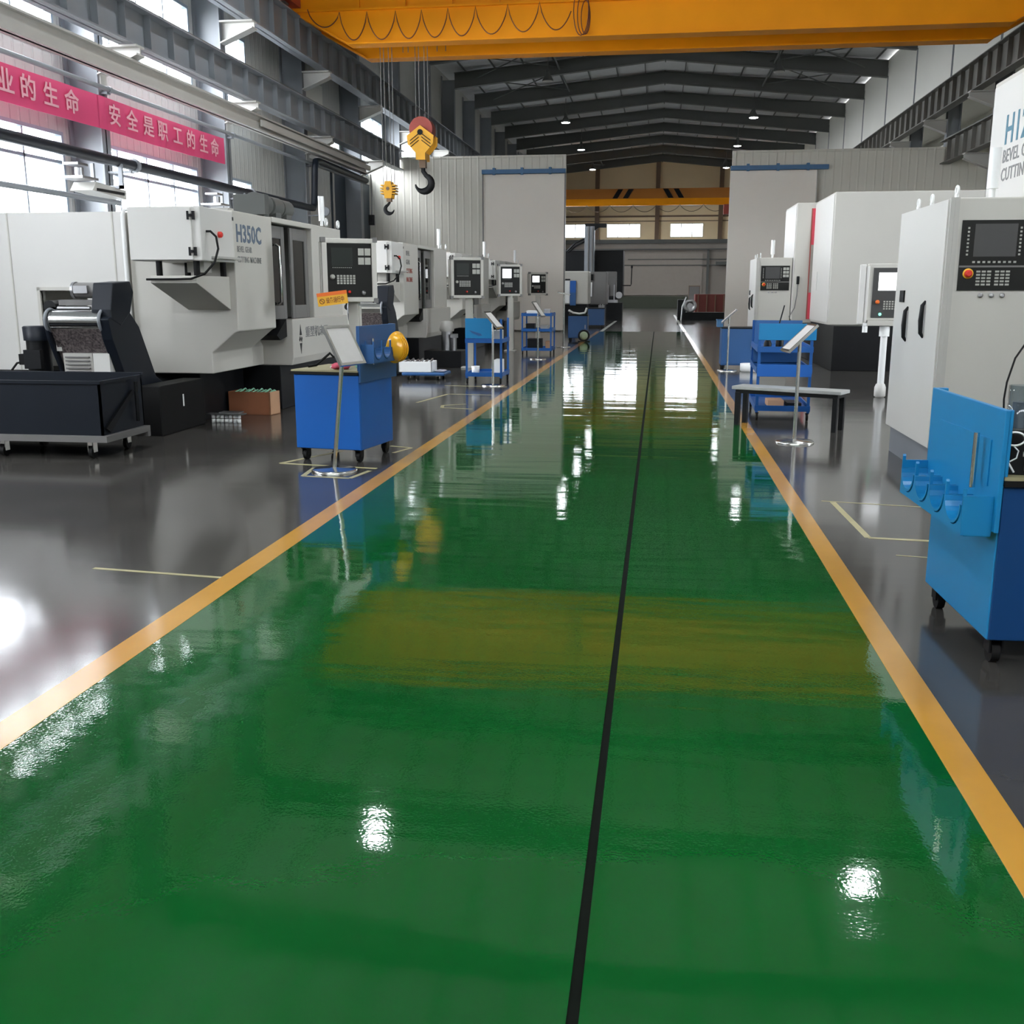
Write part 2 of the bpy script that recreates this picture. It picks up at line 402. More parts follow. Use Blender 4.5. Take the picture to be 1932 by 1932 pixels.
for (a, c, z0, z1) in BW_ADDED:
    n += 1; f = MB(); t = .07
    f.box(a, a + t, Y0 - .12, Y0 + .02, z0, z1).box(c - t, c, Y0 - .12, Y0 + .02, z0, z1).box(a + t, c - t, Y0 - .12, Y0 + .02, z0, z0 + t).box(a + t, c - t, Y0 - .12, Y0 + .02, z1 - t, z1)
    wo = struct('window_%d' % n, f, M_WINF); MB().box(a + t, c - t, Y0 - .07, Y0 - .063, z0 + t, z1 - t).build('pane', M_GLASS, wo)
# right side: a plain wall above the crane runway, and the neighbouring bay's wall set back below it
b = MB().box(FX + .02, FX + 0.14, Y0, Y1, 9.05, EAVE); struct('wall_right', b, M_WALLR)
RW_ADDED = [(c + .7, c + 5.6, 2.0, 6.0) for c in COLY[2:3]]  # unseen window added in the right wall to fill the left machines' aisle sides
b = wall_boxes(MB(), 'x', 13.6, 13.75, Y0, Y1, 0, 9.0, RW_ADDED).box(FX + 0.14, 13.75, Y0, Y1, 9.0, 9.1); struct('wall_right_low', b, M_WALLR)
for (a, c, z0, z1) in RW_ADDED:
    n += 1; f = MB(); t = .07
    f.box(13.57, 13.72, a, a + t, z0, z1).box(13.57, 13.72, c - t, c, z0, z1).box(13.57, 13.72, a + t, c - t, z0, z0 + t).box(13.57, 13.72, a + t, c - t, z1 - t, z1)
    for j in (1, 2): f.box(13.6, 13.7, a + (c - a) * j / 3 - .03, a + (c - a) * j / 3 + .03, z0 + t, z1 - t)
    wo = struct('window_%d' % n, f, M_WINF); MB().box(13.66, 13.667, a + t, c - t, z0 + t, z1 - t).build('pane', M_GLASS, wo)
FW = [(-10.1, -7.05, 6.50, 7.76), (-5.06, -1.89, 6.50, 7.76), (0.9, 3.95, 6.50, 7.76), (6.6, 9.6, 6.50, 7.76)]
b = wall_boxes(MB(), 'y', Y1, Y1 + 0.15, WX, 15, 6.2, 15, FW); struct('wall_far', b, M_FAR)
b = MB().box(WX, 15, Y1, Y1 + 0.15, 0, 6.2); struct('wall_far_low', b, M_FARG)
for (a, c, z0, z1) in FW:
    n += 1
    f = MB(); t = 0.06
    f.box(a, a + t, Y1 - .02, Y1 + .12, z0, z1).box(c - t, c, Y1 - .02, Y1 + .12, z0, z1).box(a + t, c - t, Y1 - .02, Y1 + .12, z0, z0 + t).box(a + t, c - t, Y1 - .02, Y1 + .12, z1 - t, z1)
    for j in (1, 2): f.box(a + (c - a) * j / 3 - .05, a + (c - a) * j / 3 + .05, Y1 - .0, Y1 + .1, z0 + t, z1 - t)
    wo = struct('window_%d' % n, f, M_LINEW)
    MB().box(a + t, c - t, Y1 + .06, Y1 + .067, z0 + t, z1 - t).build('pane', M_GLASS, wo)
b = MB()
for x in (-6.0, -0.35, 5.5): b.box(x - .2, x + .2, Y1 - .25, Y1, 6.3, 13.4)
b.box(WX, RX, Y1 - .12, Y1, 8.35, 8.5); b.box(WX, RX, Y1 - .1, Y1, 7.95, 8.02)
struct('trim_1', b, M_BROWN)
b = MB()
b.box(WX, RX, Y1 - .3, Y1, 5.95, 6.3).box(WX, RX, Y1 - .45, Y1 - .3, 5.35, 5.45).box(-3, RX, Y1 - .2, Y1, 4.45, 4.52).box(-4, RX, Y1 - .2, Y1, 3.9, 3.98)
b.box(5.2, 9, Y1 - .7, Y1 - .3, 3.95, 4.25).box(4.4, 4.6, Y1 - .3, Y1, 0, 5.4)
struct('trim_2', b, M_STEELD)
b = MB().box(-4.2, 4.0, Y1 - .12, Y1, 1.15, 5.0); struct('door_3', b, mat('far_door_grey', (0.30, 0.265, 0.235), 0.5))
b = MB().box(WX, RX, Y1 - .14, Y1, 0, 1.05); struct('baseboard_far', b, mat('far_dado_green', (0.05, 0.06, 0.04), 0.5))
# roof sheets, purlins, frames
b = MB()
for sx in (-1, 1):
    b.add([(0, Y0, RIDGE), (0, Y1, RIDGE), (sx * 11.9, Y1, EAVE), (sx * 11.9, Y0, EAVE), (0, Y0, RIDGE + .1), (0, Y1, RIDGE + .1), (sx * 11.9, Y1, EAVE + .1), (sx * 11.9, Y0, EAVE + .1)],
          [(0,1,2,3), (7,6,5,4), (0,3,7,4), (1,5,6,2), (3,2,6,7)])
struct('ceiling', b, M_ROOF)
for cy in COLY:
    b = MB()
    y0, y1, ym = cy, cy + 0.32, cy + 0.16
    for sx in (-1, 1):
        # tapered I-section rafter: web, bottom and top flange
        e, r_ = (sx * FX, 11.98), (0.0, 13.10)
        b.prism([(sx * 0.0, 13.10), (sx * FX, 11.98), (sx * FX, EAVE - .06), (0, RIDGE - .05)], 'y', ym - .02, ym + .02)
        b.prism([(0, 13.08), (e[0], 11.95), (e[0], 11.985), (0, 13.115)], 'y', y0, y1)
        b.prism([(0, RIDGE - .08), (e[0], EAVE - .09), (e[0], EAVE - .06), (0, RIDGE - .05)], 'y', y0, y1)
    b.box(-.03, .03, y0, y1, 13.0, RIDGE - .03)
    struct('roof_beam', b, M_STEELD)
    for sx in (-1, 1):
        b = MB(); lo = 0 if True else 9
        xo = WX if sx < 0 else RX
        xi = sx * FX
        if sx < 0: b.box(xi, xi - .035, y0, y1, lo, 11.98)
        else: b.box(xi, xi + .02, y0, y0 + .08, 9.0, 11.98).box(xi, xi + .035, y0, y1, lo, 9.0)
        b.box(xo, xo - sx * 0.035, y0, y1, lo, 12.6)
        b.box(min(xi, xo), max(xi, xo), ym - .02, ym + .02, lo, 12.4)
        struct('column', b, M_STEEL)
b = MB()
for i in range(7):
    for sx in (-1, 1):
        x = sx * (1.1 + i * 1.55); z = RIDGE - (RIDGE - EAVE) * abs(x) / 11.9
        b.box(x - .025, x + .025, Y0, Y1, z - .09, z - .005)
struct('roof_purlins', b, M_STEELD)
# cross bracing under the roof sheets, one object per bay
for i, k in enumerate((8, 9, 10, 16)):
    b = MB()
    for sx in (-1, 1):
        for (u0, u1) in ((9.8, 5.2), (5.2, 9.8)):
            za, zb = 13.3 - .09 * u0, 13.3 - .09 * u1
            b.tube([(sx * u0, COLY[k] + .3, za), (sx * u1, COLY[k + 1], zb)], 0.03, 6)
        for u in (5.4,): b.tube([(sx * u, COLY[k] + .3, 12.75), (sx * u, COLY[k + 1], 12.75)], 0.05, 6)
    struct('roof_bracing', b, M_STEELD)

# partitions across the hall with their sliding doors and blue rail
b = MB().box(WX, -3.70, 41.5, 41.62, 0, 6.66).box(WX, -3.70, 41.46, 41.66, 6.66, 6.74); struct('wall_partition_left', b, M_PART)
b = MB().box(2.62, 13.6, 41.5, 41.62, 0, 6.68).box(2.62, 13.6, 41.46, 41.66, 6.68, 6.76); struct('wall_partition_right', b, M_PART)
b = MB().box(-6.95, -3.72, 41.36, 41.44, 0.05, 6.02); d1 = struct('door_1', b, M_DOORP)
b = MB().box(-6.97, -6.93, 41.34, 41.45, 0.05, 6.02).box(-3.74, -3.70, 41.34, 41.45, 0.05, 6.02); b.build('door_frame', M_GREY, d1)
b = MB().box(2.56, 5.75, 41.36, 41.44, 0.05, 6.02); d2 = struct('door_2', b, M_DOORP)
b = MB().box(5.73, 5.77, 41.34, 41.45, 0.05, 6.02); b.build('door_frame', M_WHITE2, d2)
b = MB().box(-6.98, -3.7, 41.28, 41.5, 6.04, 6.20).box(2.56, 6.15, 41.28, 41.5, 6.04, 6.20)
for x in (-6.5, -5.4, -4.3, 3.2, 4.3, 5.4): b.box(x - .05, x + .05, 41.26, 41.5, 6.0, 6.26)
struct('trim_3', b, M_BLUES)
b = MB().box(WX, WX + .08, 36.7, 41.45, 0, 5.8); dd = struct('door_4', b, M_DOORT)
b = MB().box(WX + .08, WX + .12, 38.9, 39.05, 0, 5.6).box(WX + .08, WX + .12, 36.7, 36.8, 0, 5.8).box(WX + .08, WX + .12, 36.7, 41.4, 5.7, 5.8); b.build('door_frame', M_STEELL, dd)
b = MB().box(WX, WX + .05, 32.6, 36.0, 5.9, 8.4); struct('trim_4', b, M_WALLR)
# skirting wall white blind bits and floor tapes
def tape(name, pts, wd):
    b = MB()
    for (xa, ya), (xb, yb) in zip(pts, pts[1:]):
        d = Vector((xb - xa, yb - ya, 0)).normalized(); q = Vector((-d.y, d.x, 0)) * wd / 2; A = Vector((xa, ya, 0.0015)); B = Vector((xb, yb, 0.0015))
        b.add([A - q, B - q, B + q, A + q, A - q - Vector((0,0,.0012)), B - q - Vector((0,0,.0012)), B + q - Vector((0,0,.0012)), A + q - Vector((0,0,.0012))],
              [(0,1,2,3), (4,5,1,0), (5,6,2,1), (6,7,3,2), (7,4,0,3)])
    return struct(name, b, M_TAPE)
tape('floor_marking', [(-3.25, 5.43), (-2.42, 5.34)], 0.03)
tape('floor_marking', [(-3.15, 10.0), (-3.50, 9.18), (-2.52, 9.02)], 0.05)
tape('floor_marking', [(-3.1, 8.98), (-3.06, 8.55), (-2.62, 8.50), (-2.55, 8.9)], 0.045)
tape('floor_marking', [(-2.60, 9.95), (-2.50, 10.3), (-2.75, 10.4)], 0.04)
tape('floor_marking', [(-3.45, 14.6), (-3.25, 15.9), (-2.55, 15.85)], 0.05)
tape('floor_marking', [(-2.7, 14.5), (-3.0, 14.3), (-2.95, 14.0), (-2.5, 13.9)], 0.05)
tape('floor_marking', [(-3.6, 17.35), (-2.5, 17.25)], 0.05)
tape('floor_marking', [(1.38, 8.02), (1.42, 6.85), (1.95, 6.8)], 0.045)
tape('floor_marking', [(1.3, 8.06), (3.2, 7.7)], 0.02)
tape('floor_marking', [(1.5, 6.4), (2.6, 6.2)], 0.015)

# ------------------------------------------------------------------ crane runways, light rail, pipes
def runway(name, label, sx, X, z0, z1, ya, yb, m, group):
    t = thing(name, label, 'crane runway beam', (X, ya, z0), group)
    b = MB()
    b.box(X - .015, X + .015, ya, yb, z0, z1)
    b.box(X - .17, X + .17, ya, yb, z0, z0 + .035).box(X - .22, X + .22, ya, yb, z1 - .03, z1)
    y = ya + .5
    while y < yb: b.box(X - .15, X + .15, y - .012, y + .012, z0 + .03, z1 - .03); y += 1.0
    b.build('beam', m, t)
    b = MB().box(X - .05, X + .05, ya, yb, z1, z1 + .11); b.build('rail', M_STEELD, t)
    for cy in COLY:
        if ya <= cy <= yb - .3:
            c = MB(); xi = sx * FX
            c.box(min(xi, X - sx * .2), max(xi, X - sx * .2), cy, cy + .32, z0 - .04, z0)
            c.prism([(xi, z0 - .04), (X - sx * .2, z0 - .04), (X - sx * .2, z0 - .16), (xi, z0 - .50)], 'y', cy + .14, cy + .18)
            c.prism([(xi, z0 - .50), (X - sx * .2, z0 - .16), (X - sx * .2, z0 - .19), (xi, z0 - .53)], 'y', cy, cy + .32)
            c.build('bracket', M_STEELL, t)
    return t
runway('runway_beam', 'upper grey riveted crane runway beam along the windowed left wall', -1, -10.3, 8.12, 9.05, Y0 + .2, 100, M_STEEL, 'crane runway beams')
runway('runway_beam', 'lower grey crane runway beam along the left wall, above the pale rail', -1, -10.3, 6.24, 6.96, Y0 + .2, 41.45, M_STEEL, 'crane runway beams')
runway('runway_beam', 'upper dark crane runway beam along the plain right wall', 1, 10.3, 8.12, 9.05, Y0 + .2, 100, M_RUNR, 'crane runway beams')
runway('runway_beam', 'lower dark crane runway beam half hidden behind the right partition top', 1, 10.3, 6.15, 6.95, Y0 + .2, 41.49, M_RUNR, 'crane runway beams')
# neighbouring bay's pale roof slopes seen under the right runway
for k in range(6, 10):
    b = MB(); y = COLY[k]
    b.prism([(11.6, 7.4), (13.5, 7.9), (13.5, 8.05), (11.6, 7.55)], 'y', y + .6, y + 5.4)
    struct('trim_5', b, M_WALLR)

t = thing('light_rail', 'pale beige overhead rail ending at the left partition, above the banner', 'rail', (-10.3, Y0 + .2, 5.58))
b = MB().box(-10.33, -10.27, Y0 + .2, 36.5, 5.58, 5.97).box(-10.42, -10.18, Y0 + .2, 36.5, 5.93, 5.97).box(-10.42, -10.18, Y0 + .2, 36.5, 5.58, 5.62)
b.build('beam', M_STEELL, t)
b = MB().box(-10.2, -10.14, 26.5, 36.6, 5.70, 5.86); b.build('conductor_bar', M_STEELL, t)
for cy in COLY:
    if cy < 36:
        MB().box(-10.95, -10.3, cy + .1, cy + .2, 5.97, 6.05).box(-10.95, -10.91, cy + .05, cy + .27, 5.5, 6.1).build('bracket', M_STEELL, t)
t = thing('pendant_control', 'black pendant push-button hanging on a cord from the pale rail end', 'control', (-10.1, 36.5, 5.55))
MB().tube([(-10.1, 36.45, 5.57), (-10.08, 36.45, 4.9), (-10.1, 36.45, 4.2)], .025, 6).build('cord', M_GREY, t)
MB().box(-10.2, -10.0, 36.38, 36.5, 3.85, 4.2).box(-10.15, -10.05, 36.33, 36.39, 3.95, 4.12).build('control_box', M_DARK, t)

def clamp_pipe(name, label, pts, r, m, X):
    t = thing(name, label, 'pipe', pts[0])
    MB().tube(pts, r, 10).build('tube', m, t)
    for cy in COLY:
        if pts[0][1] < cy + .1 < max(p[1] for p in pts) :
            z = pts[0][2]
            MB().box(-10.95, X - r * .4, cy + .08, cy + .22, z - r - .04, z - r).cyl((X, cy + .1, z), (X, cy + .2, z), r * 1.35, 10).build('clamp', M_STEEL, t)
    return t
clamp_pipe('conduit', 'thin grey conduit running above the pink banner', [(-10.8, Y0 + .3, 5.45), (-10.8, 30, 5.45), (-10.8, 38.0, 5.45)], .045, M_STEEL, -10.8)
t = clamp_pipe('air_pipe', 'thick dark pipe below the banner that turns up near the partition', [(-10.4, Y0 + .3, 4.02), (-10.4, 30.75, 4.02), (-10.4, 31.0, 4.03), (-10.4, 31.1, 4.12), (-10.4, 31.15, 4.35), (-10.4, 31.3, 5.2), (-10.4, 31.4, 5.42), (-10.4, 31.7, 5.46), (-10.4, 36.9, 5.40)], .10, M_DARKB, -10.4)
clamp_pipe('conduit', 'lower thin pipe along the window sill height above the white machine', [(-10.5, Y0 + .3, 3.27), (-10.5, 19.6, 3.27)], .05, M_STEEL, -10.5)
# hangers under the thick pipe
def hanger(label, y):
    t = thing('wall_bracket', label, 'bracket', (-10.6, y, 3.3), 'brackets under the thick pipe')
    MB().box(-10.95, -10.3, y - .5, y - .44, 3.52, 3.58).box(-10.38, -10.3, y - .5, y - .44, 3.52, 3.98).box(-10.95, -10.88, y - .5, y - .44, 3.4, 4.0).build('hanger_frame', M_STEEL, t)
    b = MB(); b.prism([(y - 1.35, 3.42), (y - .1, 3.35), (y - .1, 3.52), (y - 1.2, 3.58)], 'x', -10.9, -10.45); b.build('housing', M_STEELL, t)
    b = MB(); b.box(-10.45, -10.43, y - 1.2, y - .2, 3.42, 3.47); b.build('slot', M_DARK, t)
    MB().box(-10.9, -10.4, y - 1.75, y - 1.2, 3.60, 3.64).cyl((-10.6, y - 1.5, 3.64), (-10.6, y - 1.5, 3.8), .08, 10).box(-10.8, -10.5, y - 1.7, y - 1.35, 3.84, 3.88).build('valve', M_METAL, t)
hanger('grey housing with a dark slot hanging under the pipe, over the black bin', 19.9)
hanger('grey housing hanging under the pipe, just above the big white machine', 25.95)

# red banner in two lengths
t = thing('banner', 'long pink-red cloth banner with pale Chinese characters on the left wall', 'banner', (-10.86, 8, 4.65))
def cloth(y0, y1, x, nm):
    b = MB(); nx = 24
    P = []
    for i in range(nx + 1):
        y = y0 + (y1 - y0) * i / nx; dx = .012 * math.sin(i * 1.9) + .008 * math.sin(i * .7); sag = .03 * math.sin(PI * i / nx)
        P += [(x + dx, y, 4.69 - sag), (x + dx * .4, y, 5.30 - sag * .6), (x + dx - .008, y, 4.69 - sag), (x + dx * .4 - .008, y, 5.30 - sag * .6)]
    F = []
    for i in range(nx):
        a = 4 * i; c = a + 4; F += [(a, c, c + 1, a + 1), (a + 2, a + 3, c + 3, c + 2), (a + 1, c + 1, c + 3, a + 3), (a, a + 2, c + 2, c)]
    b.add(P, F); return b.build(nm, M_PINK, t)
c1 = cloth(9.0, 19.75, -10.86, 'cloth'); c2 = cloth(19.72, 25.65, -10.85, 'cloth')
for cc, chars, sz, sx in ((c1, (('业', (11, 160)), ('的', (54, 175)), ('生', (97, 190)), ('命', (137, 205))), .43, 1.12), (c2, tuple(zip('安全是职工的生命', ((217, 222), (250, 235), (281, 245), (308, 256), (336, 265), (361, 274), (385, 281), (406, 290)))), .43, 1.1)):
    lb = MB()
    for ch, y in chars:
        q = text_mb(ch, sz, (-10.825, at_x(*y, -10.825).y, 4.845), (0, 1, 0), (0, 0, 1), .004, sx, .006, 'CENTER')
        lb.v += q.v; base = len(lb.v) - len(q.v)
        for f in q.f: lb.f.append([base + i for i in f]); lb.sm.append(False); lb.mi.append(0)
    lb.build('lettering', M_PINKT, cc)

# ------------------------------------------------------------------ overhead cranes
t = thing('overhead_crane', 'big yellow double-girder bridge crane spanning the top of the hall', 'crane', (0, 30.6, 8.3))
def girder(ya, yb):
    b = MB()
    b.prism([(-8.72, 8.32), (8.78, 8.32), (10.45, 9.25), (10.45, 10.0), (-10.45, 10.0), (-10.45, 9.25)], 'y', ya + .05, yb - .05)
    b.prism([(-8.74, 8.28), (8.80, 8.28), (8.80, 8.32), (-8.74, 8.32)], 'y', ya - .02, yb + .02)
    for sx in (-1, 1): b.prism([(sx * 8.74, 8.28), (sx * 8.74, 8.32), (sx * 10.45, 9.25), (sx * 10.45, 9.21)], 'y', ya - .02, yb + .02)
    b.prism([(-10.5, 10.0), (10.5, 10.0), (10.5, 10.03), (-10.5, 10.03)], 'y', ya - .08, yb + .08)
    b.box(-10.4, 10.4, ya - .06, ya + .05, 9.14, 9.19)
    x = -8.4
    while x < 10: b.box(x - .02, x + .02, ya - .05, ya + .05, 9.19, 10.0); x += 1.3
    return b.build('girder', M_CRANE, t)
girder(29.6, 30.1); girder(31.45, 31.95)
MB().box(-10.2, 10.2, 28.9, 29.5, 10.03, 10.07).build('walkway', mat('walkway_red_brown', (0.28, 0.09, 0.03), 0.5), t)
for sx in (-1, 1):
    e = MB().box(sx * 10.52, sx * 10.08, 28.6, 33.2, 9.26, 9.70).build('end_carriage', M_CRANE if sx > 0 else M_RED, t)
    for y in (29.0, 32.8): MB().cyl((sx * 10.36, y, 9.36), (sx * 10.24, y, 9.36), .19, 16).build('wheel', M_STEELD, e)
MB().box(10.02, 10.5, 28.2, 28.9, 8.62, 9.9).build('buffer_box', M_CRANE, t)
MB().box(-8.9, -6.0, 29.7, 31.8, 10.06, 10.2).box(-8.2, -7.0, 30.1, 31.4, 10.2, 10.9).build('trolley', M_RED, t)
b = MB()
for x in (-7.08, -6.98, -6.82, -6.72): b.cyl((x, 30.6, 10.1), (x, 30.6, 6.15), .011, 6)
for x in (-8.10, -8.0, -7.86, -7.76): b.cyl((x, 30.6, 10.1), (x, 30.6, 4.65), .011, 6)
for x in (-7.5, -7.35, -6.5, -6.25): b.cyl((x, 30.9, 10.1), (x, 30.9, 8.3), .012, 6)
b.build('hoist_rope', M_GREY, t)
# festoon cable in loops on the near girder
xs = [(580, 18), (640, 23), (692, 22), (746, 20), (795, 18), (845, 15), (897, 12), (958, 8), (1018, 3), (1082, 0)]
b = MB(); pts = []; fy = 29.5
for (xa, ya), (xb, yb) in zip(xs, xs[1:]):
    A = at_y(xa, ya, fy); B = at_y(xb, yb, fy); d = .72 if pts else .42
    for i in range(15):
        u = i / 15; q = max(0.0, math.sin(PI * u)) ** .62
        p = A.lerp(B, u); pts.append((p.x, fy, p.z - d * q))
b.tube(pts, .016, 6)
A = at_y(1090, 2, fy); B = at_y(1112, 2, fy)
for k in range(3):
    q = []
    for i in range(20):
        a = 2 * PI * i / 20; q.append(((A.x + B.x) / 2 + (.20 - .04 * k) * math.sin(a) + .06 * (k - 1), fy - .02 + .02 * k, A.z - .24 - .08 * k + (.62 - .1 * k) * math.cos(a)))
    b.tube(q, .014, 6, True)
b.build('festoon_cable', mat('festoon_red_brown', (0.14, 0.03, 0.012), 0.5), t)

def hook_shape(b, c, s, flip=1):
    """crane hook: shank and curved body, tip on the -x side when flip=1."""
    pts = [(0, 0, .0), (0, 0, -.22)]; rad = [.075, .085]
    cx, cz, rr = .0, -.66, .30
    for i in range(15):
        a = R(68 - i * 17.2); pts.append((cx + rr * math.cos(a) * 1.05, 0, cz + rr * math.sin(a)))
        k = i / 14; rad.append(.09 + .055 * math.sin(PI * min(1, k * 1.15)) - (.055 * max(0, k - .62) / .38))
    rad[-1] = .025
    b.tube([(c[0] + flip * p[0] * s, c[1] + p[1] * s, c[2] + p[2] * s) for p in pts], [r * s for r in rad], 12)
t = thing('hook_block', 'large yellow crane hook block with red sheave top and black hook', 'crane hook', (-6.9, 30.6, 5.5))
X = -6.9; Yc = 30.6
MB().cyl((X, 30.36, 6.13), (X, 30.84, 6.13), .34, 24).build('sheave', M_RED, t)
for y in (30.30, 30.87):
    h = MB().prism([(X - .39, 5.94), (X, 6.22), (X + .39, 5.94), (X + .37, 5.71), (X + .135, 5.46), (X + .135, 5.28), (X - .135, 5.28), (X - .135, 5.46), (X - .37, 5.71)], 'y', y - .025, y + .025).build('cheek_plate', M_HOOKY, t)
    b = MB(); yy = y + (-.04 if y < 30.5 else .04)
    for k in range(3):
        for sx in (-1, 1): b.tube([(X + sx * .04, yy, 5.99 - k * .09), (X + sx * .30, yy, 5.80 - k * .09)], .013, 4)
    b.cyl((X, yy - .01, 6.03), (X, yy + .01, 6.03), .08, 12); b.build('stripe_marking', M_DARK, h)
MB().box(X - .125, X + .125, 30.32, 30.85, 5.30, 5.48).build('spacer', M_HOOKY, t)
MB().box(X - .09, X + .09, 30.5, 30.7, 5.08, 5.30).build('swivel', M_BROWN, t)
b = MB(); hook_shape(b, (X, Yc, 5.16), .76, 1); b.build('hook', M_DARK, t)
t = thing('hook_block', 'small yellow crane hook block hanging lower, left of the large one', 'crane hook', (-7.93, 30.6, 4.2))
X = -7.93
for y in (30.45, 30.75):
    h = MB().prism([(X - .10, 4.24), (X + .10, 4.24), (X + .135, 4.48), (X + .085, 4.72), (X - .085, 4.72), (X - .135, 4.48)], 'y', y - .025, y + .025).build('cheek_plate', M_HOOKY, t)
for sx in (-1, 1):
    b = MB()
    for k in range(4): b.box(X + sx * .12, X + sx * (.24 - .017 * abs(k - 1.5)), 30.43, 30.77, 4.36 + k * .076, 4.395 + k * .076)
    b.box(X + sx * .115, X + sx * .13, 30.43, 30.77, 4.36, 4.62); b.build('side_guard', M_HOOKY, t)
MB().cyl((X, 30.41, 4.51), (X, 30.79, 4.51), .05, 12).cyl((X, 30.49, 4.51), (X, 30.71, 4.51), .17, 20).build('sheave', M_BROWN, t)
MB().box(X - .07, X + .07, 30.52, 30.68, 4.15, 4.27).build('swivel', M_BROWN, t)
b = MB(); hook_shape(b, (X, Yc, 4.22), .42, -1); b.build('hook', M_DARK, t)

t = thing('overhead_crane', 'distant orange bridge crane with dark slanted stripes by the far wall', 'crane', (0, 88, 8.4))
MB().box(-9.9, 9.9, 88, 88.5, 8.95, 9.74).build('girder', M_CRANED, t)
MB().box(-9.9, 8.6, 88.0, 88.45, 8.42, 8.95).build('lower_girder', M_CRANE, t)
b = MB()
for x0, s in ((-4.0, 1), (-3.15, 1), (.55, -1), (1.4, -1)):
    b.prism([(x0, 8.98), (x0 + .42, 8.98), (x0 + .42 + s * .45, 9.70), (x0 + s * .45, 9.70)], 'y', 87.96, 88.0)
b.build('stripe_marking', M_DARK, t)
for sx in (-1, 1): MB().box(sx * 10.6, sx * 9.85, 86.5, 90, 9.2, 9.7).build('end_carriage', M_CRANED, t)
MB().box(5.0, 6.2, 87.6, 88.4, 7.65, 8.4).build('hoist', M_RED, t)
b = MB(); pts = []
for k in range(8):
    for i in range(10): u = i / 10; pts.append((-8.0 + k * 1.9 + 1.9 * u, 87.9, 8.45 - .55 * math.sin(PI * u) ** .7))
b.tube(pts, .025, 5); b.build('festoon_cable', M_BROWN, t)

# high-bay lamps
def bell():
    t = thing('ceiling_lamp', 'bell lamp under the roof', 'ceiling lamp', (0, 0, 0))
    MB().lathe([(.06, .55), (.09, .5), (.10, .32), (.20, .16), (.27, .02), (.265, .0)], (0, 0, 0), n=20).build('lamp_shade', M_STEELD, t)
    MB().lathe([(.23, .012), (.24, -.012), (.15, -.03), (.02, -.035)], (0, 0, 0), n=20).build('lens', M_LAMP, t)
    MB().cyl((0, 0, .52), (0, 0, 1.35), .02, 6).build('rod', M_STEELD, t)
    return t
LAMPS = [(-5.75, 63.9, 'glowing bell lamp under the roof left of the ridge, nearest of the lit ones there'), (5.1, 63.6, 'glowing bell lamp under the roof right of the ridge, nearest of the lit ones there'),
         (-5.72, 76.0, 'glowing bell lamp left of the ridge, above the left partition end, middle one'), (5.05, 75.5, 'glowing bell lamp right of the ridge, just above the right partition end'),
         (-5.68, 88.2, 'glowing bell lamp left of the ridge, farthest, beside the far gable'), (5.1, 88.4, 'glowing bell lamp right of the ridge, farthest, beside the far gable'),
         (5.1, 50.8, 'unlit dark bell lamp on the right, below the yellow crane'), (-5.5, 51.5, 'unlit dark bell lamp on the left, below the yellow crane'),
         (-6.4, 22.0, 'glowing bell lamp overhead to the left, mirrored in the green floor'), (4.75, 21.0, 'glowing bell lamp overhead to the right, mirrored in the green floor'),
         (-5.6, 8.9, 'unseen bell lamp added for fill light overhead to the left, above the black bin'), (4.9, 8.9, 'unseen bell lamp added for fill light overhead to the right, above the right control cabinet'),  # this pair and the rear pair are unseen, added to even the light
         (-5.6, -3.4, 'unseen bell lamp added for fill light left of the aisle behind the viewer'), (4.9, -3.4, 'unseen bell lamp added for fill light right of the aisle behind the viewer')]
lamp0 = bell()
for i, (x, y, lb) in enumerate(LAMPS):
    if i == 0: r = lamp0; r.location = (x, y, 11.3); r['label'] = lb; r['group'] = 'bell lamps under the roof'
    else: r = dup(lamp0, (x, y, 11.3), lb, 'bell lamps under the roof')
    if 'unlit' in lb:
        for ch in kids(r):
            if ch.name.startswith('lens'): ch.data = ch.data.copy(); ch.data.materials[0] = M_STEELL
    else:
        l = bpy.data.lights.new('lamp_light', 'SPOT'); l.energy = LAMP_W; l.spot_size = R(150); l.spot_blend = .4; l.shadow_soft_size = .2; l.color = (.93, .97, 1)
        lo = bpy.data.objects.new('lamp_light', l); COL.objects.link(lo); lo.parent = r; lo.location = (0, 0, -.06)

# ------------------------------------------------------------------ left machines
def rot_z(c, a): return Matrix.Translation(Vector(c)) @ Matrix.Rotation(a, 4, 'Z')

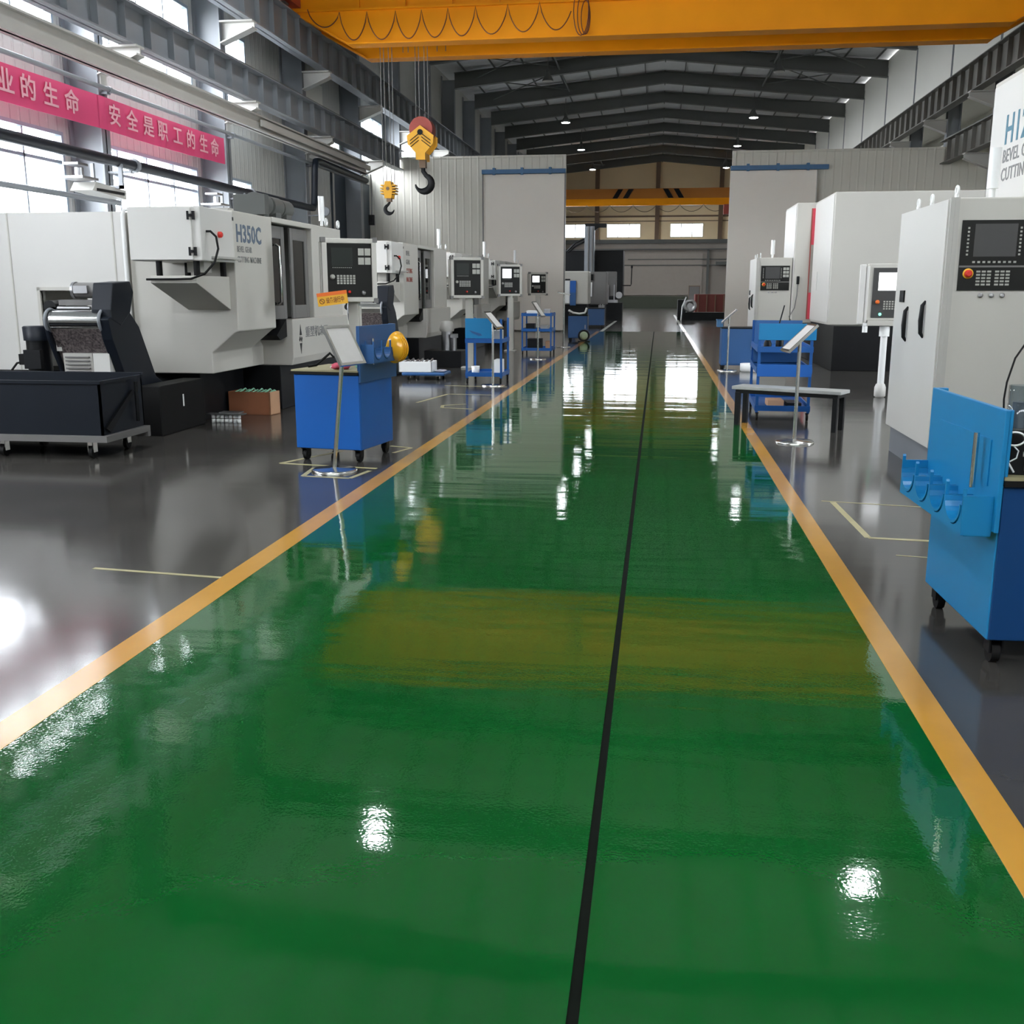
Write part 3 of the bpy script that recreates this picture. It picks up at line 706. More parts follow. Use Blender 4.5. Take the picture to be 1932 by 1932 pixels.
def console(parent, c, ang, wd, z0, z1, lit, name='operator_console', dp=0.16):
    """Console box with its face looking along the rotated -y; sub-parts on it."""
    M = rot_z(c, ang); h = z1 - z0; f = .045
    b = MB(M); b.box(-wd/2, wd/2, 0, dp, z0, z1)
    b.box(-wd/2 - .02, -wd/2 + f, -.03, .05, z0 + .03, z1 - .03).box(wd/2 - f, wd/2 + .02, -.03, .05, z0 + .03, z1 - .03)
    b.box(-wd/2 + .02, wd/2 - .02, -.03, .05, z1 - f, z1 + .015).box(-wd/2 + .02, wd/2 - .02, -.03, .05, z0 - .015, z0 + f)
    b.box(-wd/2 - .03, -wd/2 + .0, .06, dp - .02, z0 + .04, z1 - .02)
    o = b.build(name, M_WHITE2, parent, .008)
    b = MB(M)
    for sx in (-1, 1):
        for z in (z0, z1): b.box(sx * (wd/2 - .03), sx * (wd/2 + .03), -.035, .06, z - .03, z + .03)
    b.build('corner_cap', M_GREY, o)
    b = MB(M).box(-wd/2 + f, wd/2 - f, -.012, .01, z0 + f, z1 - f); b.build('control_face', M_PANEL, o)
    iw = wd - 2 * f; x0 = -iw / 2; zt = z1 - f; ih = h - 2 * f
    b = MB(M).box(x0 + iw * .10, x0 + iw * .57, -.017, -.01, zt - ih * .42, zt - ih * .08); b.build('screen', M_SCRW if lit else M_SCRD, o)
    b = MB(M)
    for r in range(2):
        for k in range(2): b.box(x0 + iw * (.70 + k * .15), x0 + iw * (.83 + k * .15), -.018, -.01, zt - ih * (.22 + r * .17), zt - ih * (.09 + r * .17))
    for r in range(4):
        for k in range(6): b.box(x0 + iw * (.21 + k * .072), x0 + iw * (.21 + k * .072 + .05), -.018, -.01, zt - ih * (.62 + r * .045), zt - ih * (.585 + r * .045))
    for k in range(10): b.box(x0 + iw * (.12 + k * .045), x0 + iw * (.14 + k * .045), -.016, -.01, zt - ih * .455, zt - ih * .44)
    b.build('keypad', M_KEY, o)
    b = MB(M)
    b.lathe([(iw * .055, -.012), (iw * .055, -.03), (iw * .03, -.045)], (x0 + iw * .11, 0, zt - ih * .62), 'y', 16)
    b.build('rotary_knob', M_KEY, o)
    b = MB(M).lathe([(iw * .05, -.012), (iw * .05, -.03), (iw * .02, -.04)], (x0 + iw * .80, 0, zt - ih * .92), 'y', 16); b.build('handwheel', M_METAL, o)
    b = MB(M).lathe([(iw * .035, -.012), (iw * .035, -.03), (iw * .02, -.04)], (x0 + iw * .48, 0, zt - ih * .90), 'y', 12); b.build('emergency_button', M_ESTOP, o)
    return o

def gear_machine(label):
    t = thing('gear_cutting_machine', label, 'machine', (-5.6, 11.9, 0), 'white gear cutting machines on the left')
    XF = -4.98
    # plinth
    b = MB().box(-8.9, -5.62, 12.15, 16.2, 0.0, 0.62).box(-5.62, -5.08, 13.5, 15.9, 0.0, 0.60)
    b.build('plinth', M_DARK, t, .01)
    MB().box(-5.72, -5.46, 10.75, 11.88, 0.0, 0.56).build('coolant_tank', M_BLACK, t, .01)
    MB().box(-5.46, -5.457, 11.3, 11.33, .28, .42).build('tank_gauge', M_PURE, t)
    # main shell
    b = MB()
    b.prism([(-6.30, .61), (-5.33, .61), (-5.33, .86), (-5.03, 1.10), (XF, 1.12), (XF, 2.52), (-6.30, 2.52)], 'y', 11.90, 13.15)   # front block
    b.prism([(-6.30, .61), (-5.33, .61), (-5.33, .86), (-5.40, 1.0), (-5.40, 1.25), (-6.30, 1.25)], 'y', 13.15, 13.55)
    b.box(-7.2, -5.95, 13.15, 14.72, .61, 2.46)
    b.box(-6.6, XF, 14.72, 16.1, 1.2, 2.53)                                   # rear column
    b.prism([(-6.6, .60), (-4.93, .60), (-4.90, .7), (-4.90, 1.22), (-6.6, 1.22)], 'y', 13.55, 16.1)     # skirt with the emblem
    b.box(-6.4, XF + .01, 13.15, 14.72, 2.46, 2.53)                             # lintel over the doors
    b.box(-6.3, -5.3, 12.0, 13.0, 2.52, 2.56)
    sh = b.build('housing', M_WHITE2, t, .012)
    # back enclosure facing the bin
    b = MB().box(-9.2, -6.42, 11.92, 12.1, .63, 1.55) if False else MB()
    wall_boxes(b, 'y', 11.92, 12.0, -9.2, -6.36, .63, 2.52, [(-7.50, -6.9, .5, 1.60)])
    b.box(-9.2, -6.36, 12.6, 16.0, .63, 2.52)
    b.box(-9.2, -6.36, 12.0, 12.6, 2.44, 2.52).box(-6.40, -6.36, 12.0, 12.6, .63, 2.44)
    e = b.build('rear_enclosure', M_WHITE, t)
    b = MB()
    for x in (-7.86, -6.50): b.box(x - .008, x + .008, 11.912, 11.925, .63, 2.52)
    b.box(-7.54, -7.50, 11.89, 11.95, .6, 1.64).box(-7.54, -6.9, 11.89, 11.95, 1.60, 1.64)
    b.build('seam_strip', M_WHITE2, e)
    # coolant pipe down the corner
    b = MB().tube([(-6.32, 11.84, .62), (-6.32, 11.84, 2.48), (-6.30, 11.86, 2.54), (-6.1, 12.0, 2.55), (-5.75, 12.1, 2.55)], .028, 8); b.build('corner_pipe', M_PURE, t)
    # bracket wedge that carries the cabinet
    b = MB(); b.prism([(11.0, 1.68), (11.0, 1.76), (11.9, 1.76), (11.9, 1.37)], 'x', -5.60, -5.06)
    b.build('support_wedge', M_WHITE2, t, .006)
    c = MB().box(-5.80, XF, 11.0, 11.9, 1.92, 2.50).build('electrical_cabinet', M_WHITE, t, .012)
    b = MB().box(-5.80, -5.07, 10.97, 11.0, 1.93, 2.49).build('cabinet_door', M_WHITE, c, .004)
    b = MB()
    for z in (2.40, 2.02):
        b.box(-5.11, -5.09, 10.955, 10.985, z - .045, z + .045).box(-5.055, -5.03, 10.965, 10.99, z - .045, z + .045).box(-5.09, -5.055, 10.955, 10.975, z - .015, z + .015)
    b.build('hinge', M_DARK, c)
    b = MB()
    for x in (-5.52, -5.08):
        for y in (11.07, 11.78): b.cyl((x, y, 1.76), (x, y, 1.92), .035, 12)
    b.build('rubber_mount', M_BLACK, c)
    b = MB().tube([(-4.985, 11.15, 2.24), (-4.93, 11.15, 2.24), (-4.86, 11.13, 2.18), (-4.83, 11.1, 2.05), (-4.86, 11.05, 1.9), (-4.95, 10.98, 1.78), (-5.1, 10.95, 1.725), (-5.3, 10.95, 1.72), (-5.62, 10.95, 1.72)], .013, 8)
    b.build('cable', M_BLACK, c)
    b = MB().box(-5.03, XF + .09, 11.25, 11.9, 1.95, 1.975).box(-5.3, -5.1, 11.3, 11.5, 1.8, 1.92); b.build('terminal_tray', M_STEELL, c)
    b = MB().lathe([(.035, 0), (.035, .03), (.022, .045)], (XF, 11.48, 2.22), 'x', 16); b.build('emergency_button', M_ESTOP, t)
    b = MB().box(XF, XF + .006, 11.88, 11.91, 2.40, 2.44); b.build('badge', M_INK, t)
    # sliding doors
    b = MB().box(-5.95, -5.9, 13.15, 14.72, 1.2, 2.46).box(-5.9, -5.0, 13.15, 13.17, 1.15, 2.46); b.build('door_recess', M_DARK, t)
    for (ya, yb, x) in ((13.17, 13.86, -5.08), (13.98, 14.68, -5.04)):
        d = wall_boxes(MB(), 'x', x - .03, x, ya, yb, 1.22, 2.44, [(ya + .10, yb - .12, 1.40, 2.28)]).build('sliding_door', M_GREY, t, .004)
        MB().box(x - .02, x - .015, ya + .10, yb - .12, 1.40, 2.28).build('door_window', M_TINT, d)
        q = ya + .36
        if ya < 13.5: MB().tube([(x, q, 2.2), (x + .05, q, 2.17), (x + .05, q, 1.45), (x, q, 1.42)], .018, 8).build('handle', M_CHROME, d)
    b = MB().box(-5.7, -5.6, 13.3, 14.6, 1.25, 2.3).cyl((-5.55, 13.75, 1.3), (-5.55, 13.75, 1.75), .10, 14); b.build('work_spindle', M_METAL, t)
    b = MB().prism([(13.17, 1.02), (13.55, 1.22), (14.7, 1.22), (14.7, 1.16), (13.3, .95)], 'x', -5.4, -4.985); b.build('door_sill', M_DARK, t)
    # tops
    b = MB()
    for i, y in enumerate((13.3, 13.75, 14.15)): b.cyl((-5.2, y - .17, 2.70), (-5.2, y + .17, 2.70), .14 - .01 * i, 16).box(-5.3, -5.1, y - .1, y + .1, 2.53, 2.62)
    b.box(-5.42, -5.0, 13.0, 13.14, 2.55, 2.8); b.build('mist_collector', M_STEELD, t)
    b = MB().cyl((XF + .03, 15.12, 2.53), (XF + .03, 15.12, 2.60), .02, 10).cyl((XF + .03, 15.12, 2.60), (XF + .03, 15.12, 2.95), .042, 14); b.build('signal_light', M_PURE, t)
    for y in (15.32, 15.9): MB().tube([(XF + .03, y + .05 * math.cos(a), 2.595 + .05 * math.sin(a)) for a in [2 * PI * i / 14 for i in range(14)]], .014, 6, True).build('eyebolt', M_PURE, t)
    # console on its pedestal
    MB().box(-3.99, -3.86, 13.14, 13.26, .03, 1.47).box(-4.08, -3.77, 13.05, 13.35, 0, .03).box(-3.86, -3.84, 13.16, 13.24, .05, 1.40).build('console_pedestal', M_WHITE2, t, .006)
    return t

M1L = gear_machine('large white gear cutting machine at the left with grey H350C lettering')
lb = text_mb('H350C', .285, (-4.978, 11.97, 2.17), (0, 1, 0), (0, 0, 1), .002, .92, .007, spacing=1.05); lb.build('lettering', M_LETTER, M1L)
lb = text_mb('BEVEL GEAR', .10, (-4.978, 11.98, 2.05), (0, 1, 0), (0, 0, 1), .002, .80, .0005, spacing=1.05); lb.build('lettering', M_LETTER2, M1L)
lb = text_mb('CUTTING MACHINE', .10, (-4.978, 11.98, 1.93), (0, 1, 0), (0, 0, 1), .002, .80, .0005, spacing=1.05); lb.build('lettering', M_LETTER2, M1L)
# emblem and the small line of characters beside it on the skirt
b = MB(); y0, zc = 13.85, .94
for dz in (0.10, -0.10):
    b.prism([(y0 - .045, zc + dz * .55), (y0, zc + dz * 2.0), (y0 + .045, zc + dz * .55)] if dz > 0 else [(y0 - .045, zc + dz * .55), (y0 + .045, zc + dz * .55), (y0, zc + dz * 2.0)], 'x', -4.902, -4.897)
b.prism([(y0 - .07, zc - .01), (y0 - .035, zc + .045), (y0, zc + .01), (y0 - .035, zc - .035)], 'x', -4.902, -4.897)
b.prism([(y0 + .0, zc - .01), (y0 + .035, zc + .035), (y0 + .07, zc + .01), (y0 + .035, zc - .045)], 'x', -4.902, -4.897)
b.build('emblem', M_INK, M1L)
lb = text_mb('北京精机床公司', .13, (-4.898, 14.02, .98), (0, 1, 0), (0, 0, 1), .002, 1.0, .003) if False else text_mb('重型机床厂', .16, (-4.898, 14.05, .97), (0, 1, 0), (0, 0, 1), .002, 1.25, .002)
lb.build('lettering', M_LETTER2, M1L)
LM = [M1L]
for dy, lbl in ((8.3, 'second white gear cutting machine from the front on the left, behind the yellow helmet'), (14.5, 'third white gear cutting machine on the left, behind the blue trolley with a back panel'), (20.9, 'farthest white gear cutting machine on the left, against the partition')):
    LM.append(dup(M1L, (-5.6, 11.9 + dy, 0), lbl, skip=('lettering', 'emblem', 'mist_collector')))
ORG[LM[1].name] = Vector((-5.6, 11.9 + 8.3, 0)); 
for k, s in enumerate(('BEVEL', 'GEAR', 'CUTTING', 'MACHINE')):
    lb = text_mb(s, .13, (-4.978, 12.1 + 8.3, 2.28 - .17 * k), (0, 1, 0), (0, 0, 1), .002, .9, .001)
    lb.build('lettering', M_RED if k > 1 else M_LETTER2, LM[1])
for i, (m, dy, wd, z0, z1) in enumerate(zip(LM, (0, 8.3, 14.6, 21.2), (.66, .66, .62, .60), (1.47, 1.46, 1.47, 1.47), (2.23, 2.25, 2.26, 2.16))):
    ORG[m.name] = m.location.copy()
    console(m, (-3.93, 13.05 + dy, 0), R(27), wd, z0, z1, i > 1)

t = thing('warning_sign', 'amber and red hanging warning sign on the corner of the nearest left console', 'sign', (-4.15, 12.9, 1.5))
M = rot_z((*at_y(627, 563, 12.80).xy, 0), R(24)) @ Matrix.Translation((0, 0, 1.51)) @ Matrix.Rotation(R(-7), 4, 'Y')
MB(M).box(-.19, .19, -.012, 0, -.09, .03).build('sign_board', M_SIGNY, t)
MB(M).box(-.19, .19, -.014, -.002, .03, .075).build('header_strip', M_ORANGE, t)
rr = M.to_3x3() @ Vector((1, 0, 0)); uu = M.to_3x3() @ Vector((0, 0, 1))
text_mb('设备运行中', .075, M @ Vector((-.085, -.013, -.055)), rr, uu, .001, .62, .002).build('lettering', mat('sign_brown', (.25, .08, .01), .5), t)
b = MB(M); b.tube([(-.135 + .03 * math.cos(a), -.014, -.03 + .03 * math.sin(a)) for a in [2 * PI * i / 16 for i in range(16)]], .005, 5, True); b.tube([(-.155, -.014, -.01), (-.115, -.014, -.05)], .005, 5); b.build('symbol', mat('sign_brown', (.25, .08, .01), .5), t)

# chip conveyor in front of the first machine
def conveyor(label, loc):
    t = thing('chip_conveyor', label, 'chip conveyor', loc, 'chip conveyors at the left machines'); L = Vector(loc)
    def T(b, n, m, p=t, bv=0): return b.build(n, m, p, bv)
    I = Matrix.Translation(L)
    side = [(-.30, 1.08), (-.36, 1.30), (-.12, 1.40), (.12, 1.36), (.30, 1.20), (.62, .62), (1.25, .30), (1.25, .02), (.30, .02), (-.02, .55)]
    for x0, x1 in ((.30, .42), (-.34, -.30)):
        b = MB(I); b.prism(side if x0 > 0 else [(-.30, 1.08), (-.36, 1.30), (-.12, 1.40), (.05, 1.36), (.25, 1.05), (.62, .50), (1.2, .30), (1.2, .02), (.5, .02), (-.02, .55)], 'x', x0, x1); T(b, 'side_plate', M_DARKB, bv=.01)
    b = MB(I); b.prism([(-.30, 1.40), (-.22, 1.68), (.16, 1.70), (.22, 1.58), (.12, 1.36), (-.1, 1.22), (-.30, 1.30)], 'x', .20, .425); T(b, 'chain_guard', M_DARKB, bv=.012)
    b = MB(I).cyl((-.30, -.24, 1.28), (.30, -.24, 1.28), .105, 28); T(b, 'drum', M_CHROME)
    b = MB(I)
    for x in (-.31, .31): b.tube([(x, -.24 + .12 * math.cos(a), 1.28 + .12 * math.sin(a)) for a in [2 * PI * i / 24 for i in range(24)]], .018, 6, True)
    T(b, 'drum_flange', M_STEEL)
    b = MB(I); b.prism([(-.30, 1.19), (-.05, .70), (.1, .70), (-.1, 1.22)], 'x', -.29, .29); T(b, 'chip_belt', M_CURT)
    b = MB(I); b.prism([(-.22, .93), (-.20, .60), (-.1, .60), (-.1, .93)], 'x', -.22, .12); c = T(b, 'discharge_chute', M_STEELL)
    b = MB(I)
    for k in range(7): b.box(-.19, .09, -.235, -.20, .64 + k * .04, .655 + k * .04)
    T(b, 'louvre_slat', M_GREY, c)
    b = MB(I).box(.13, .32, -.22, -.1, .60, .93).box(-.34, -.24, -.2, -.1, .95, 1.2); T(b, 'guide_plate', M_WHITE)
    m = T(MB(I).cyl((-.14, .0, 1.60), (.12, .0, 1.60), .085, 18).box(-.30, .1, -.08, .12, 1.44, 1.50), 'drive_motor', M_GREY)
    T(MB(I).cyl((-.15, 0, 1.60), (-.12, 0, 1.60), .095, 18).box(-.1, .06, -.11, -.05, 1.57, 1.65), 'fan_cover', M_METAL, m)
    b = MB(I).box(-.42, -.30, -.1, .05, 1.30, 1.42).cyl((-.40, -.1, 1.42), (-.40, .1, 1.42), .075, 14).cyl((-.40, -.12, 1.30), (-.40, .06, 1.30), .06, 14); T(b, 'bearing_block', M_DARK)
    b = MB(I).tube([(-.3, -.1, 1.41), (.08, -.1, 1.41)], .022, 8).tube([(-.3, -.16, 1.38), (.1, -.16, 1.38)], .012, 8); T(b, 'tension_rod', M_METAL)
    return t
conveyor('black chip conveyor with a shiny drum, leaning over the black bin', (-6.22, 10.75, 0))
c2 = conveyor('black chip conveyor half hidden under the nearest left console', (-5.35, 19.0, 0))

t = thing('coolant_pump', 'black upright pump motor beside the chip conveyor, on its tank', 'pump', (-6.95, 10.9, 0))
MB().box(-7.6, -6.68, 10.4, 11.7, 0, .60).build('tank', M_DARK, t, .01)
m = MB().cyl((-6.92, 10.85, .70), (-6.92, 10.85, 1.06), .13, 20).box(-7.02, -6.82, 10.70, 10.78, .74, .95).build('motor', M_DARK, t)
MB().lathe([(.15, 1.05), (.155, 1.20), (.14, 1.21), (.02, 1.21)], (-6.92, 10.85, 0), n=20).build('motor_cap', M_DARKB, t)
MB().box(-7.03, -6.79, 10.75, 10.95, .60, .64).cyl((-6.92, 10.85, .6), (-6.92, 10.85, .7), .09, 14).build('flange', M_METAL, t)
MB().box(-6.965, -6.945, 10.715, 10.722, .80, .92).build('rating_plate', M_PAPER, t)
MB().tube([(-7.04, 10.8, .82), (-7.14, 10.75, .80), (-7.2, 10.7, .7), (-7.22, 10.7, .6)], .012, 6).box(-7.12, -7.03, 10.76, 10.85, .78, .9).build('cable', M_BLACK, t)

t = thing('chip_bin', 'long black chip bin on casters at the far left', 'bin', (-6.6, 9.5, 0))
b = MB(); xl, xr, ya, yb, z0, z1 = -8.4, -5.26, 9.16, 9.98, .20, .75; tk = .02
b.box(xl, xr, ya, ya + tk, z0, z1).box(xl, xr, yb - tk, yb, z0, z1 + .02).box(xl, xl + tk, ya, yb, z0, z1).box(xr - tk, xr, ya, yb, z0, z1).box(xl, xr, ya, yb, z0, z0 + tk)
b.build('tub', M_DARKB, t)
MB().box(xl, xr + .02, ya - .02, ya + .01, z1 - .025, z1 + .005).box(xl, xr + .02, yb - .01, yb + .02, z1 - .0, z1 + .025).box(xr - .01, xr + .02, ya, yb, z1 - .025, z1 + .005).build('rim', M_DARKB, t)
MB().box(xl, xr + .06, ya - .05, ya - .0, .17, .23).box(xl, xr + .06, yb - .05, yb, .12, .18).box(xr, xr + .06, ya, yb, .17, .23).build('base_frame', M_GREY, t)
MB().prism([(ya + .02, .30), (yb - .25, .62), (yb - .2, .60), (ya + .10, .25)], 'x', xr, xr + .03).tube([(xr + .04, yb - .2, .70), (xr + .04, yb - .2, .3)], .02, 8).build('tipping_lever', M_DARK, t)
def caster(p, x, y, z=.18, r=.055, m=None):
    c = MB().box(x - .035, x + .035, y - .04, y + .04, z - .01, z).box(x - .032, x - .024, y - .03, y + .04, r, z).box(x + .024, x + .032, y - .03, y + .04, r, z).build('caster', m or M_CHROME, p)
    MB().cyl((x - .018, y + .01, r), (x + .018, y + .01, r), r, 18).build('wheel', M_BLACK, c)
    return c
for x in (-5.42, -6.35, -8.1):
    for y in (9.22, 9.88): caster(t, x, y, .17, .06)

# cardboard box and rings on the floor under the machine
t = thing('cardboard_box', 'open brown cardboard box on the floor behind the blue bench', 'box', (-5.25, 12.98, 0), rz=R(-6))
b = MB().box(-.32, .28, -.14, -.13, 0.0, .30).box(-.32, .28, .13, .14, 0.0, .30).box(-.32, -.31, -.14, .14, 0, .30).box(-.32, .28, -.14, .14, 0, .01); b.build('carton', M_CARD, t)
MB().box(.265, .28, -.14, .14, 0.0, .30).build('carton_end', M_CARDL, t)
b = MB()
for k in range(9): x = -.26 + k * .06; b.tube([(x, -.1 + .03 * (k % 3), .28), (x + .05, .02, .315 + .015 * (k % 2)), (x + .03, .1, .29)], .012, 5)
b.build('contents', M_GREENRAG, t)
for k, z in enumerate((0.0, .055)):
    for i in range(7):
        o = MB().lathe([(.014, 0), (.024, 0), (.024, .045), (.014, .045)], (-5.42 + i * .055, 12.02 + .01 * (i % 2), z), n=12).build('steel_ring', M_PURE)
        tag(o, '%s from the left in the %s row of white rings before the cardboard box' % ('first second third fourth fifth sixth last'.split()[i], ('bottom', 'top')[k]), 'ring', 'white rings on the floor')
o = MB().box(-5.50, -5.02, 11.96, 12.10, .102, .112).box(-5.36, -5.1, 12.05, 12.2, .112, .125).build('metal_strip', M_METAL); tag(o, 'thin metal strip lying on the two rows of white rings', 'strip')

# ------------------------------------------------------------------ blue bench carts
def tool_cart(label, loc, rz, mirror, m_body, bz, m_panel, cz=0.0, W=.37, D=.48, H=.80, m_door=None):
    """Rolling bench; the tool board stands on the +x side (mirror=1) or the -x side (mirror=-1)."""
    t = thing('bench_cart', label, 'workbench cart', loc, 'blue rolling workbenches', rz); s = mirror
    def X(a, b_): return (s * a, s * b_)
    b = MB().box(-W, W, -D, D, .12, H); body = b.build('body', m_body, t, .008, False)
    MB().box(*sorted(X(-W - .03, W - .002)), -D - .03, D + .03, H, H + .025).build('rubber_edge', M_BLACK, t, 0, False)
    MB().box(*sorted(X(-W - .02, W - .002)), -D - .02, D + .02, H + .025, H + .04).build('worktop', M_WOOD, t, 0, False)
    # board with four side cups
    b = MB(); x0, x1 = X(W + .0, W + .02); b.box(x0, x1, -D - .02, D + .08, .60 + bz, 1.12 + bz).box(*X(W - .014, W), -D - .02, -D + .01, .84, 1.12 + bz).box(*X(W - .05, W), D + .05, D + .08, .84, 1.12 + bz)
    board = b.build('tool_board', m_panel, t, .004, False)
    b = MB(); b.box(*X(W + .018, W + .026), -D + .1, D - .1, .78 + bz, .98 + bz); b.build('board_panel', m_panel, board, 0, False)
    L0, L1 = -D + .02, D + .06; st = (L1 - L0) / 4; zb = .58 + cz
    for k in range(4):
        a0 = L0 + st * k; a1 = a0 + st; cx_ = (a0 + a1) / 2; rr = st * .46
        arc = [(cx_ + rr * math.cos(t_), zb + .13 - .10 * math.sin(t_)) for t_ in [PI * i / 12 for i in range(13)]]
        b = MB(); out = [(a0, zb), (a1, zb), (a1, zb + .13), (cx_ + rr, zb + .18)] + arc[1:-1] + [(cx_ - rr, zb + .18), (a0, zb + .13)]
        b.prism([(a0, zb), (a1, zb), (a1, zb + .20), (cx_ + rr + .004, zb + .19)] + [(cx_ + (rr + .004) * math.cos(t_), zb + .13 - .106 * math.sin(t_)) for t_ in [PI * i / 12 for i in range(13)]] + [(cx_ - rr - .004, zb + .19), (a0, zb + .20)], 'x', *sorted(X(W + .13, W + .145)))
        b.prism(arc + [(cx_ + (rr - .01) * math.cos(t_), zb + .13 - .09 * math.sin(t_)) for t_ in [PI * (12 - i) / 12 for i in range(13)]], 'x', *sorted(X(W + .02, W + .15)))
        b.build('cup', m_panel, board, 0, False)
    b = MB().box(*X(W + .02, W + .145), L0 - .005, L0 + .005, zb, zb + .17).box(*X(W + .02, W + .145), L1 - .005, L1 + .005, zb, zb + .17).box(*X(W + .02, W + .13), L0, L1, zb - .005, zb + .005)
    b.build('cup_tray', m_panel, board, 0, False)
    b = MB().cyl((s * (W + .06), -D + .18, .76 + bz), (s * (W + .06), -D + .18, 1.0 + bz), .012, 10); b.build('rod', M_CHROME, board, 0, False)
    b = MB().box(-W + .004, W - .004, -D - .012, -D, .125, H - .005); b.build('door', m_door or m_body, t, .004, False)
    for x in (-W + .06, W - .06):
        for y in (-D + .07, D - .07):
            c = MB().box(x - .035, x + .035, y - .04, y + .04, .11, .12).box(x - .03, x - .022, y - .03, y + .04, .05, .11).box(x + .022, x + .03, y - .03, y + .04, .05, .11).build('caster', M_DARK, t, 0, False)
            MB().cyl((x - .018, y + .01, .05), (x + .018, y + .01, .05), .05, 16).build('wheel', M_BLACK, c, 0, False)
    return t
cartL = tool_cart('blue rolling workbench on the left with an olive top, under the leaning sign stand', (-3.01, 9.70, 0), R(-9), 1, M_BLUE, .16, M_BLUED, .36, .34, .37, .83)
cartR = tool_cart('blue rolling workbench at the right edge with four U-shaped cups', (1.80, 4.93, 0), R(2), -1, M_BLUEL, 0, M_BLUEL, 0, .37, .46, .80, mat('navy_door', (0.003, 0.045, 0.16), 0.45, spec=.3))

# yellow helmet hanging on the left cart's board
t = thing('safety_helmet', 'yellow safety helmet hanging on the blue tool board', 'helmet', (-2.47, 9.92, .92))
hm = Matrix.Translation((-2.51, 9.80, 1.06)) @ Matrix.Rotation(R(-38), 4, 'Z') @ Matrix.Rotation(R(8), 4, 'Y') @ Matrix.Diagonal((1, .86, 1.12, 1))
b = MB(hm); pr = [(.118 * math.cos(a), .15 * math.sin(a)) for a in [PI / 2 * i / 10 for i in range(11)]]
pr = [(.140, -.004), (.138, .006), (.120, .012)] + pr[1:-1] + [(.004, .15)]
b.lathe(pr, (0, 0, 0), 'x', 32); b.build('shell', M_HAT, t)
b = MB(hm)
for k in (-1, 0, 1):
    b.tube([((.15 + .006) * math.sin(a), k * .03 * math.sin(a), .121 * math.cos(a)) for a in [PI * i / 16 for i in range(2, 15)]], .007, 6)
b.build('crown_rib', M_HAT, t)
MB(hm).tube([(0, -.10, .03), (-.06, -.12, -.02), (-.10, -.10, -.05), (-.06, .1, -.02), (0, .11, .02)], .008, 6).build('chin_strap', M_GREENRAG, t)

def blob(name, label, cat, c, r, m, seed):
    rnd = random.Random(seed); b = MB(); n, k = 14, 8; vs = []
    for j in range(k + 1):
        for i in range(n):
            a = 2 * PI * i / n; p = PI * j / k; q = 1 + .28 * math.sin(3 * a + seed) * math.sin(2 * p + seed) + rnd.uniform(-.1, .1)
            vs.append((c[0] + r[0] * q * math.sin(p) * math.cos(a), c[1] + r[1] * q * math.sin(p) * math.sin(a), c[2] + max(-r[2] * .95, r[2] * q * math.cos(p))))
    b.add(vs, [(j*n+i, (j+1)*n+i, (j+1)*n+(i+1) % n, j*n+(i+1) % n) for j in range(k) for i in range(n)], True)
    o = b.build(name, m); return tag(o, label, cat)
blob('rag', 'crumpled pink and red rag on the olive bench top', 'rag', (-2.96, 9.45, .900), (.09, .085, .03), M_PINKRAG, 3)
blob('rag', 'crumpled pale green rag on the olive bench top next to the pink one', 'rag', (-2.76, 9.47, .897), (.055, .07, .026), M_GREENRAG, 8)
t = thing('hose', 'black bent hose lying on the olive bench top', 'hose', (-3.2, 9.9, .875))
MB().tube([(-3.34, 9.62, .883), (-3.28, 9.68, .89), (-3.22, 9.74, .95), (-3.17, 9.78, 1.0), (-3.14, 9.8, .96), (-3.12, 9.8, .99), (-3.05, 9.85, .95), (-2.95, 9.9, .885)], .013, 6).build('tube', M_BLACK, t)
o = MB().box(-3.10, -3.0, 9.55, 9.72, .871, .89).build('notepad', M_PAPER); tag(o, 'pale paper pad on the olive bench top', 'notepad')

# ------------------------------------------------------------------ sign stands
def sign_stand(label, x, y, h, face, yaw=0, lean=0.0, tilt=58, bw=.36, bl=.34):
    t = thing('sign_stand', label, 'sign stand', (x, y, 0), 'stainless sign stands along the aisle')
    MB().lathe([(.205, 0), (.205, .014), (.19, .024), (.04, .03), (.03, .035)], (x, y, 0), n=36).build('base', M_CHROME, t)
    top = Vector((x + lean, y, h)); MB().cyl((x, y, .03), top, .019, 16).build('pole', M_CHROME, t)
    M = Matrix.Translation(top) @ Matrix.Rotation(R(yaw), 4, 'Z') @ (Matrix.Identity(4) if face > 0 else Matrix.Rotation(PI, 4, 'Z')) @ Matrix.Rotation(R(tilt), 4, 'Y')
    b = MB(M).box(-bl / 2, bl / 2, -bw / 2, bw / 2, 0.0, .018)
    for s in (-1, 1): b.box(-bl / 2, bl / 2, s * bw / 2, s * (bw / 2 - .025), .018, .028).box(s * bl / 2, s * (bl / 2 - .025), -bw / 2 + .025, bw / 2 - .025, .018, .028)
    bo = b.build('board', M_CHROME, t)
    MB(M).box(-bl / 2 + .025, bl / 2 - .025, -bw / 2 + .025, bw / 2 - .025, .018, .022).build('notice_sheet', M_PAPER, bo)
    return t
sign_stand('leaning stainless sign stand in front of the blue bench on the left', -2.86, 8.83, 1.12, 1, -18, .12, 62, .38, .38)
sign_stand('stainless sign stand standing in front of the grey low bench', 1.49, 11.25, 1.10, -1, 8, .0, 44, .34, .40)
sign_stand('stainless sign stand before the blue trolley with a full back panel', -2.77, 17.42, 1.10, 1, -10, .0, 48, .34, .36)
sign_stand('stainless sign stand before the open blue trolley of tools', -2.80, 24.4, 1.16, 1, -10, .0, 55, .34, .42)
sign_stand('farthest stainless sign stand on the left, its board nearly flat', -2.68, 29.8, 1.50, 1, 0, .0, 12, .30, .36)
